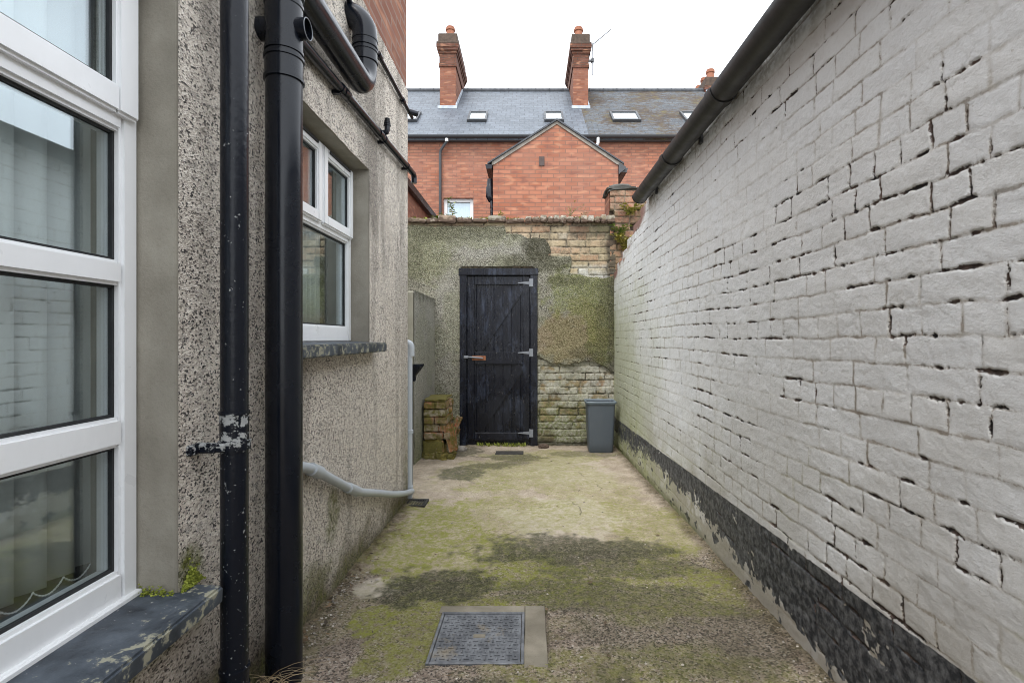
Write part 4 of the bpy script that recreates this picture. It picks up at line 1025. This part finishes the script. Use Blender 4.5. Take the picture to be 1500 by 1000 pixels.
def litter():
    m = MB()
    for i in range(900):
        k = random.random()
        if k < .5: x, y = XL+abs(random.gauss(0, .05))+.01, random.uniform(1.5, 3.6)
        elif k < .72: x, y = XR-abs(random.gauss(0, .03))-.01, random.uniform(1.4, 5.8)
        else: x, y = random.uniform(-.85, .95), 1.4+random.random()**1.6*4.3
        if -.39 < x < .07 and 1.71 < y < 2.15: continue
        m.ball((x, y, gz(y)+.004), random.uniform(.002, .0055)*(1.5 if random.random() < .06 else 1), 1, (1, random.uniform(.6, 1), .6), .25)
    tag(m.build('grit', GRIT, None, (0, 2.5, gz(2.5)), smooth=0), 'loose grit and small stones scattered over the yard floor', 'grit', None, 'stuff')
    m = MB()
    for i in range(170):
        if random.random() < .6: x, y = XL+abs(random.gauss(0, .05))+.015, random.uniform(1.5, 3.6)
        else: x, y = random.uniform(-.8, .93), random.uniform(1.5, 5.6)
        if -.39 < x < .07 and 1.71 < y < 2.15: continue
        a = random.uniform(0, 6.3); L = random.uniform(.008, .022); w = L*random.uniform(.12, .45); z = gz(y)+.009
        c, s = math.cos(a), math.sin(a); j = lambda: random.uniform(0, .006)
        m.quad((x-c*L, y-s*L, z+j()), (x+s*w, y-c*w, z+j()), (x+c*L, y+s*L, z+j()), (x-s*w, y+c*w, z+j()))
    tag(m.build('leaf_litter', LITTER, None, (0, 2.6, gz(2.6)), smooth=0), 'scraps of dead leaf lying about the concrete', 'leaf litter', None, 'stuff')
    m = MB()
    for i in range(46):
        x, y = -.80+random.gauss(0, .04), 1.53+random.gauss(0, .04); a = random.uniform(-2.6, .6); L = random.uniform(.10, .26); z = gz(y)+.01
        pts = [(x+math.cos(a)*L*t*t*.9, y+math.sin(a)*L*t*t*.55, z+L*1.0*(t-.55*t*t)) for t in np.linspace(0, 1, 7)]
        m.tube(pts, [.0012*(1-.75*t) for t in np.linspace(0, 1, 7)], 5)
    tag(m.build('dry_grass', DRYM, None, (-.8, 1.53, gz(1.5))), 'wisps of dry grass between the feet of the two black pipes', 'grass', None, 'stuff')
litter()

def weed(name, base, hgt, nleaf, lean, label, leafmat, size=.03, seed=0, cat='plant', parts=3, face=None, group='weeds growing out of the old brickwork'):
    rg = random.Random(seed)
    root = thing(name, label, cat, base, group)
    st = MB(); lf = MB()
    for k in range(parts):
        a = rg.uniform(0, 6.28); ln = lean*rg.uniform(.5, 1.2)
        hh = hgt*rg.uniform(.6, 1.0)
        pts = [Vector(base)+Vector((math.cos(a)*ln*t*t, math.sin(a)*ln*t*t*.4-(.05*t if face else 0), hh*t*(1-.15*t))) for t in np.linspace(0, 1, 7)]
        st.tube(pts, [.0035*(1-.75*i/6) for i in range(7)], 6)
        for j in range(nleaf):
            t = rg.uniform(.15, 1); i = int(t*5.99); p = pts[i].lerp(pts[min(i+1, 6)], t*6-i)
            b = rg.uniform(0, 6.28); L = size*rg.uniform(.6, 1.2); w = L*.24
            d = Vector((math.cos(b), math.sin(b), rg.uniform(-.2, .7))).normalized(); sd = d.cross(Vector((0, 0, 1))).normalized()*w; up = Vector((0, 0, .1*L))
            v = [lf.bm.verts.new(q) for q in (p, p+d*L*.5+sd+up, p+d*L-up, p+d*L*.5-sd+up)]
            lf.bm.faces.new((v[0], v[1], v[2])); lf.bm.faces.new((v[0], v[2], v[3]))
    st.build('stem', STEM, root); lf.build('foliage', leafmat, root, smooth=0)
zt = 1.385
weed('weed', (dx(661), DW+.05, zt), .30, 12, .05, 'leafy yellow green weed on the coping in front of the white sash window', LEAFM, .06, 1)
weed('weed', (dx(729), DW+.05, zt), .11, 12, .05, 'small yellow green weed on the coping left of the gable', YLEAF, .045, 2)
weed('weed', (dx(836), DW+.08, zt), .27, 4, .16, 'thin dry stalks on the coping below the brick gable', YLEAF, .03, 3, parts=7)
weed('weed', (dx(858), DW+.10, zt), .22, 5, .12, 'thin dry stalks with pale heads at the right end of the coping', DRYM, .03, 4, parts=5)
weed('weed', (dx(918), 5.90, dz(372)), .26, 30, .14, 'bushy yellow green weed rooted in the crumbling pier', YLEAF, .075, 5, parts=7, face=1)
weed('weed', (dx(908), 5.88, dz(350)), .20, 26, .10, 'darker green weed sprouting at the left edge of the pier', LEAFM, .06, 6, parts=5, face=1)
weed('weed', (dx(922), 5.88, dz(318)), .16, 20, .16, 'small grassy weed on the pier just under the gutter end', YLEAF, .07, 8, parts=6, face=1)
weed('weed', (dx(640), DW+.03, zt-.01), .07, 20, .12, 'low mossy weed on the left part of the coping', LEAFM, .035, 9, parts=7)
tufts('moss', [(dx(600+i*7.5), DW-.01+random.uniform(-.04, .1), zt-.015, random.uniform(.3, 1)) for i in range(38)], MOSSM, 'patchy moss growing along the top of the coping', 'moss', .028, 26, .006, .05, .7)

# ------------------------------------------------------------------ terrace beyond
DE, DR, ZE, ZR = 13.5, 17.0, 5.30, 8.17
rz = lambda y: ZE+(y-DE)*(ZR-ZE)/(DR-DE)
def chimney(root, xa, xb, ya, yb, zt, pots, zb=6.2, cap=True):
    b = MB(); b.box(xa, xb, ya, yb, zb, zt-1.0)
    ch = b.build('chimney', CHB, root, smooth=0)
    m = MB()
    m.box(xa-.03, xb+.03, ya-.03, yb+.03, zt-1.0, zt-.90); m.box(xa-.015, xb+.015, ya-.015, yb+.015, zt-.90, zt-.60)
    m.box(xa-.04, xb+.04, ya-.04, yb+.04, zt-.60, zt-.52); m.box(xa-.075, xb+.075, ya-.075, yb+.075, zt-.52, zt-.44); m.box(xa-.095, xb+.095, ya-.095, yb+.095, zt-.44, zt-.33)
    m.build('corbel', SOOTB, ch, smooth=0)
    m = MB(); m.box(xa-.095, xb+.095, ya-.095, yb+.095, zt-.328, zt-.27, .01); m.box(xa-.05, xb+.05, ya-.05, yb+.05, zt-.27, zt, .02)
    m.build('cap_course', SOOT, ch, smooth=0)
    for (px, py) in pots:
        MB().tube([(px, py, zt-.02), (px, py, zt+.03), (px, py, zt+.031), (px, py, zt+.22), (px, py, zt+.23), (px, py, zt+.29), (px, py, zt+.30), (px, py, zt+.34), (px, py, zt+.34), (px, py, zt+.1)],
                  [.15, .15, .135, .12, .145, .145, .125, .125, .10, .09], 20).build('pot', POT, ch)
    m = MB(); m.box(xa-.05, xb+.05, ya-.10, ya-.004, rz(ya)-.04, rz(ya)+.05); 
    m.box(xb+.004, xb+.03, ya-.05, DR, rz(ya)-.05, rz(ya)+.12, rot=None)
    for v in m.bm.verts:
        if v.co.y > DR-.1 and v.co.z > rz(ya)-.2: v.co.z += rz(DR)-rz(ya)
    m.build('flashing', LEAD, ch, smooth=0)
    return ch
def skylight(root, x, w, label=None, yb=14.40, yt=15.03, open_=0):
    n = Vector((0, -(ZR-ZE), DR-DE)).normalized(); t = Vector((0, DR-DE, ZR-ZE)).normalized()
    o = Vector((x, yb, rz(yb)))+n*.03
    L = (Vector((x, yt, rz(yt)))-Vector((x, yb, rz(yb)))).length
    def slab(m, u0, u1, v0, v1, h0, h1):
        b = bmesh.new(); vs = [b.verts.new(o+Vector((u, 0, 0))+t*v+n*h) for h in (h0, h1) for (u, v) in ((u0, v0), (u1, v0), (u1, v1), (u0, v1))]
        b.faces.new(vs[3::-1]); b.faces.new(vs[4:])
        for i in range(4): b.faces.new((vs[i], vs[(i+1) % 4], vs[4+(i+1) % 4], vs[4+i]))
        m.add(b)
    f = MB(); b = .055
    slab(f, -w/2, -w/2+b, 0, L, 0, .07); slab(f, w/2-b, w/2, 0, L, 0, .07); slab(f, -w/2+b, w/2-b, 0, b*1.3, 0, .075); slab(f, -w/2+b, w/2-b, L-b*1.3, L, 0, .075)
    fr = f.build('skylight', DGREY, root, smooth=0)
    if label: tag(fr, label)
    g = MB(); slab(g, -w/2+b, w/2-b, b*1.3, L-b*1.3, .02, .045); g.build('skylight_glass', SKYG, fr, smooth=0)
def roof(root, xa, xb, mat):
    m = MB(); m.prism([(DE-.18, rz(DE-.18)), (DR, ZR), (DR, ZR+.03), (DE-.18, rz(DE-.18)+.035)], 'x', xa, xb)
    m.prism([(DR, ZR), (2*DR-DE, ZE), (2*DR-DE, ZE+.03), (DR, ZR+.029)], 'x', xa, xb)
    r = m.build('roof', mat, root, smooth=0)
    m = MB(); x = xa
    while x < xb:
        x2 = min(x+.45, xb); m.tube([(x, DR, ZR+.02), (x2-.02, DR, ZR+.02), (x2-.019, DR, ZR+.02), (x2, DR, ZR+.02)], [.085, .085, .098, .098], 14); x = x2
    m.build('ridge', RIDGE, r)
    m = MB(); n = 10
    po = [(DE-.22+.065*math.cos(R(180+180*i/n)), ZE-.05+.065*math.sin(R(180+180*i/n))) for i in range(n+1)]
    m.prism(po, 'x', xa, xb); m.box(xa, xb, DE-.155, DE-.03, ZE-.16, ZE-.02); m.build('gutter', DGREY, r)
    return r
def gable_return(root, xa, xb, y0, zeave, xap, zap, mat=FB, vent=True):
    m = MB(); m.prism([(xa, -1.5), (xb, -1.5), (xb, zeave), (xap, zap), (xa, zeave)], 'y', y0, y0+.25)
    w = m.build('gable_wall', mat, root, smooth=0)
    MB().box(xa+.001, xa+.24, y0+.25, DE, -1.5, zeave-.02).box(xb-.24, xb-.001, y0+.25, DE, -1.5, zeave-.02).build('flank_wall', FBY, root, smooth=0)
    k = (zap-zeave)/(xap-xa); k2 = (zap-zeave)/(xb-xap); ov = .10
    m = MB(); m.prism([(xa-ov, zeave-ov*k+.055), (xap, zap+.055), (xb+ov, zeave-ov*k2+.055), (xb+ov, zeave-ov*k2+.082), (xap, zap+.088), (xa-ov, zeave-ov*k+.082)], 'y', y0-.05, DE)
    r = m.build('return_roof', RIDGE, root, smooth=0)
    m = MB(); m.prism([(xa-.02, zeave-.02), (xa+.03, zeave-.005), (xap, zap-.005), (xb-.03, zeave-.005), (xb+.02, zeave-.02), (xb+ov, zeave-ov*k2+.05), (xap, zap+.05), (xa-.02, zeave-.02*k+.05)], 'y', y0-.022, y0-.002)
    m.build('verge_mortar', FLAUNCH, r, smooth=0)
    return w
def terrace():
    xs = [-9.0, -2.47, 1.57, 9.6]
    labels = ['red brick terrace house at far left with its return roof edge', 'red brick terrace house with gabled brick return and smooth slates', 'red brick terrace house at right under mossy old slates']
    roots = [thing('terrace_house', labels[i], 'house', ((xs[i]+xs[i+1])/2, DE, -1.5), 'brick terrace houses beyond the end wall') for i in range(3)]
    for i, r in enumerate(roots):
        m = MB()
        if i == 1:
            wx0, wx1, wz0, wz1 = -2.26, -1.47, 1.9, 3.69
            m.box(xs[1], wx0, DE, DE+.3, -1.5, ZE); m.box(wx1, xs[2], DE, DE+.3, -1.5, ZE); m.box(wx0, wx1, DE, DE+.3, wz1, ZE); m.box(wx0, wx1, DE, DE+.3, -1.5, wz0)
        else: m.box(xs[i], xs[i+1], DE, DE+.3, -1.5, ZE)
        m.build('wall', FB, r, smooth=0)
        MB().box(xs[i]+.01, xs[i+1]-.01, 2*DR-DE-.35, 2*DR-DE-.02, -1.5, ZE-.03).build('rear_wall', FB, r, smooth=0)
        roof(r, xs[i], xs[i+1], MSLATE if i == 2 else SLATE)
    A, B, C = roots
    chimney(A, -2.70, -2.22, 15.5, 17.5, 9.20, [(-2.42, 15.75)], 6.2)
    chimney(B, 1.335, 1.79, 15.5, 17.6, 9.18, [(1.52, 15.75)], 6.2)
    chimney(C, 5.86, 6.24, 16.9, 18.4, 8.60, [(6.05, 17.1), (6.05, 17.65), (6.05, 18.2)], 6.6)
    skylight(A, -3.43, .56); skylight(B, -1.47, .55); skylight(B, .705, .55); skylight(C, 2.75, .80); skylight(C, 4.70, .60)
    # sash window of the middle house
    f = MB(); y = DE+.09
    f.box(wx0, wx0+.09, y, y+.08, wz0, wz1); f.box(wx1-.09, wx1, y, y+.08, wz0, wz1); f.box(wx0+.09, wx1-.09, y, y+.08, wz1-.09, wz1); f.box(wx0+.09, wx1-.09, y+.01, y+.08, 2.78, 2.85); f.box(wx0+.09, wx1-.09, y, y+.08, wz0, wz0+.1)
    w = f.build('window', WINW, B, smooth=0)
    MB().box(wx0+.09, wx1-.09, y+.05, y+.055, wz0+.1, wz1-.09).build('pane', GLASS, w, smooth=0)
    m = MB(); n = 24
    for i in range(n):
        a = wx0+.05+(wx1-wx0-.1)*i/n; b = wx0+.05+(wx1-wx0-.1)*(i+1)/n
        m.box(a, b, y+.10+.012*(i % 2), y+.115+.012*(i % 2), wz0, wz1)
    m.build('window_curtain', CURT, w, smooth=0)
    MB().box(wx0+.002, wx1-.002, DE-.006, DE+.05, wz1+.002, wz1+.20).build('window_lintel', FB, w, smooth=0)
    # downpipe with swan neck
    m = MB().tube([(-2.14, DE-.22, ZE-.10), (-2.14, DE-.20, ZE-.20), (-2.31, DE-.09, ZE-.38), (-2.33, DE-.07, ZE-.46), (-2.33, DE-.07, -1.4)], .036, 12)
    dp = m.build('downpipe', DGREY, B); MB().tube([(-2.14, DE-.21, ZE-.20), (-2.14, DE-.21, ZE-.13)], .045, 12).build('pipe_socket', WHITEP, dp)
    m = MB()
    m.tube([(1.79, DE-.22, ZE-.10), (1.79, DE-.2, ZE-.24), (1.72, DE-.1, ZE-.36), (1.70, DE-.08, ZE-.42), (1.70, DE-.08, -1.4)], .04, 12); m.build('downpipe', WHITEP, C)
    # gabled return of the middle house
    gable_return(B, -.67, 1.655, 9.5, 3.22, .515, 3.965)
    m = MB(); m.box(.235-.05, .235+.05, 9.485, 9.5, 3.19, 3.36); m.build('air_brick', BROWNP, B)
    e = MB(); e.prism([(1.66, 3.02), (1.69, 3.06), (1.79, 3.13), (1.79, 3.17), (1.66, 3.24)], 'y', 9.47, 9.52); e.prism([(1.72, 3.08), (1.82, 3.08), (1.84, 3.16), (1.70, 3.16)], 'y', 9.52, 13.4); e.build('eaves_board', DGREY, B)
    e = MB(); e.prism([(-.79, 3.12), (-.69, 3.12), (-.68, 3.2), (-.81, 3.2)], 'y', 9.44, 13.4); e.build('eaves_gutter', BLACKP, B)
    # far left return seen edge on
    MB().box(-5, -2.52, 9.0, DE, -1.5, 3.10).build('return_wall', FBY, A, smooth=0)
    MB().prism([(-5.0, 3.10), (-2.44, 3.10), (-2.44, 3.14), (-5.0, 4.3)], 'y', 8.95, DE-.03).build('return_roof', SLATE, A, smooth=0)
    MB().prism([(-2.52, 3.06), (-2.42, 3.06), (-2.39, 3.17), (-2.52, 3.17)], 'y', 8.9, DE-.03).build('return_gutter', BROWNP, A)
    # hopper and pipes on the flank of the gabled return
    h = thing('drain_hopper', 'black hopper and pipe on the left flank of the gabled return', 'hopper', (-.74, 9.7, -1.4))
    m = MB(); m.tube([(-.735, 9.62, 2.98), (-.735, 9.62, 2.86), (-.735, 9.62, 2.82), (-.735, 9.62, 2.70), (-.735, 9.62, 2.66), (-.70, 9.62, 2.58), (-.69, 9.62, 2.54)], [.05, .058, .075, .075, .08, .07, .035], 14); m.build('hopper_head', BLACKP, h)
    MB().tube([(-.705, 9.60, 2.6), (-.695, 9.56, 2.4), (-.690, 9.56, -1.4)], .028, 12).build('downpipe', BLACKP, h)
    for z in (2.42, 2.33): MB().tube([(-.690, 9.56, z), (-.690, 9.56, z+.04)], .036, 12).build('collar', BLACKP, h)
    # aerial
    a = thing('tv_aerial', 'thin television aerial on a mast beside the right chimney', 'aerial', (1.93, 15.6, 7.9))
    MB().tube([(1.92, 15.5, 7.95), (1.92, 15.5, 8.92)], .022, 10).build('mast', GALV, a)
    b0, b1 = Vector((1.86, 15.46, 8.80)), Vector((2.44, 15.2, 9.16))
    MB().tube([b0, b1], .018, 8).build('boom', GALV, a)
    m = MB()
    for i in range(9):
        p = b0.lerp(b1, i/8); s = .13-.008*i; m.tube([p+Vector((-.25*s, -s*.5, .5*s)), p+Vector((.25*s, s*.5, -.5*s))], .005, 6)
    m.build('elements', GALV, a)
    m = MB(); m.box(1.79, 1.94, 15.49, 15.53, 8.36, 8.42); m.box(1.88, 1.96, 15.44, 15.56, 8.33, 8.45, .01); m.build('bracket', DGREY, a)
terrace()

# ------------------------------------------------------------------ light, sky, camera
W = bpy.data.worlds.new('World'); S.world = W; W.use_nodes = True
nt = W.node_tree; bg = nt.nodes['Background']
sky = nt.nodes.new('ShaderNodeTexSky'); sky.sky_type = 'NISHITA'; sky.sun_disc = False
EL, AZ = R(58), R(200)
sky.sun_elevation = EL; sky.sun_rotation = AZ; sky.air_density = 1.0; sky.dust_density = 3.0
hs = nt.nodes.new('ShaderNodeHueSaturation'); hs.inputs['Saturation'].default_value = .35
mx = nt.nodes.new('ShaderNodeMix'); mx.data_type = 'RGBA'; mx.inputs[0].default_value = .72; mx.inputs[7].default_value = (9.0, 9.45, 10.0, 1)
nt.links.new(sky.outputs[0], hs.inputs['Color']); nt.links.new(hs.outputs[0], mx.inputs[6]); nt.links.new(mx.outputs[2], bg.inputs['Color'])
bg.inputs['Strength'].default_value = .13
L = bpy.data.lights.new('sun', 'SUN'); L.energy = .9; L.angle = R(25); L.color = (1, .97, .93)
lo = bpy.data.objects.new('sun', L); COL.objects.link(lo)
d = Vector((math.sin(AZ)*math.cos(EL), math.cos(AZ)*math.cos(EL), math.sin(EL)))
lo.rotation_euler = (-d).to_track_quat('-Z', 'Y').to_euler(); lo.location = (0, -3, 12)
cam = bpy.data.cameras.new('camera'); co = bpy.data.objects.new('camera', cam); COL.objects.link(co)
co.location = (0, 0, H); co.rotation_euler = (R(90), 0, 0)
cam.sensor_width = 36; cam.lens = 18; cam.shift_x = -25/1500; cam.shift_y = -5/1500
cam.clip_start = .02; cam.clip_end = 300
S.camera = co
S.view_settings.view_transform = 'Standard'; S.view_settings.look = 'None'; S.view_settings.gamma = 1
S.view_settings.exposure = 1.25
S.cycles.max_bounces = 8
S.cycles.pixel_filter_type = 'BLACKMAN_HARRIS'; S.cycles.filter_width = 1.0
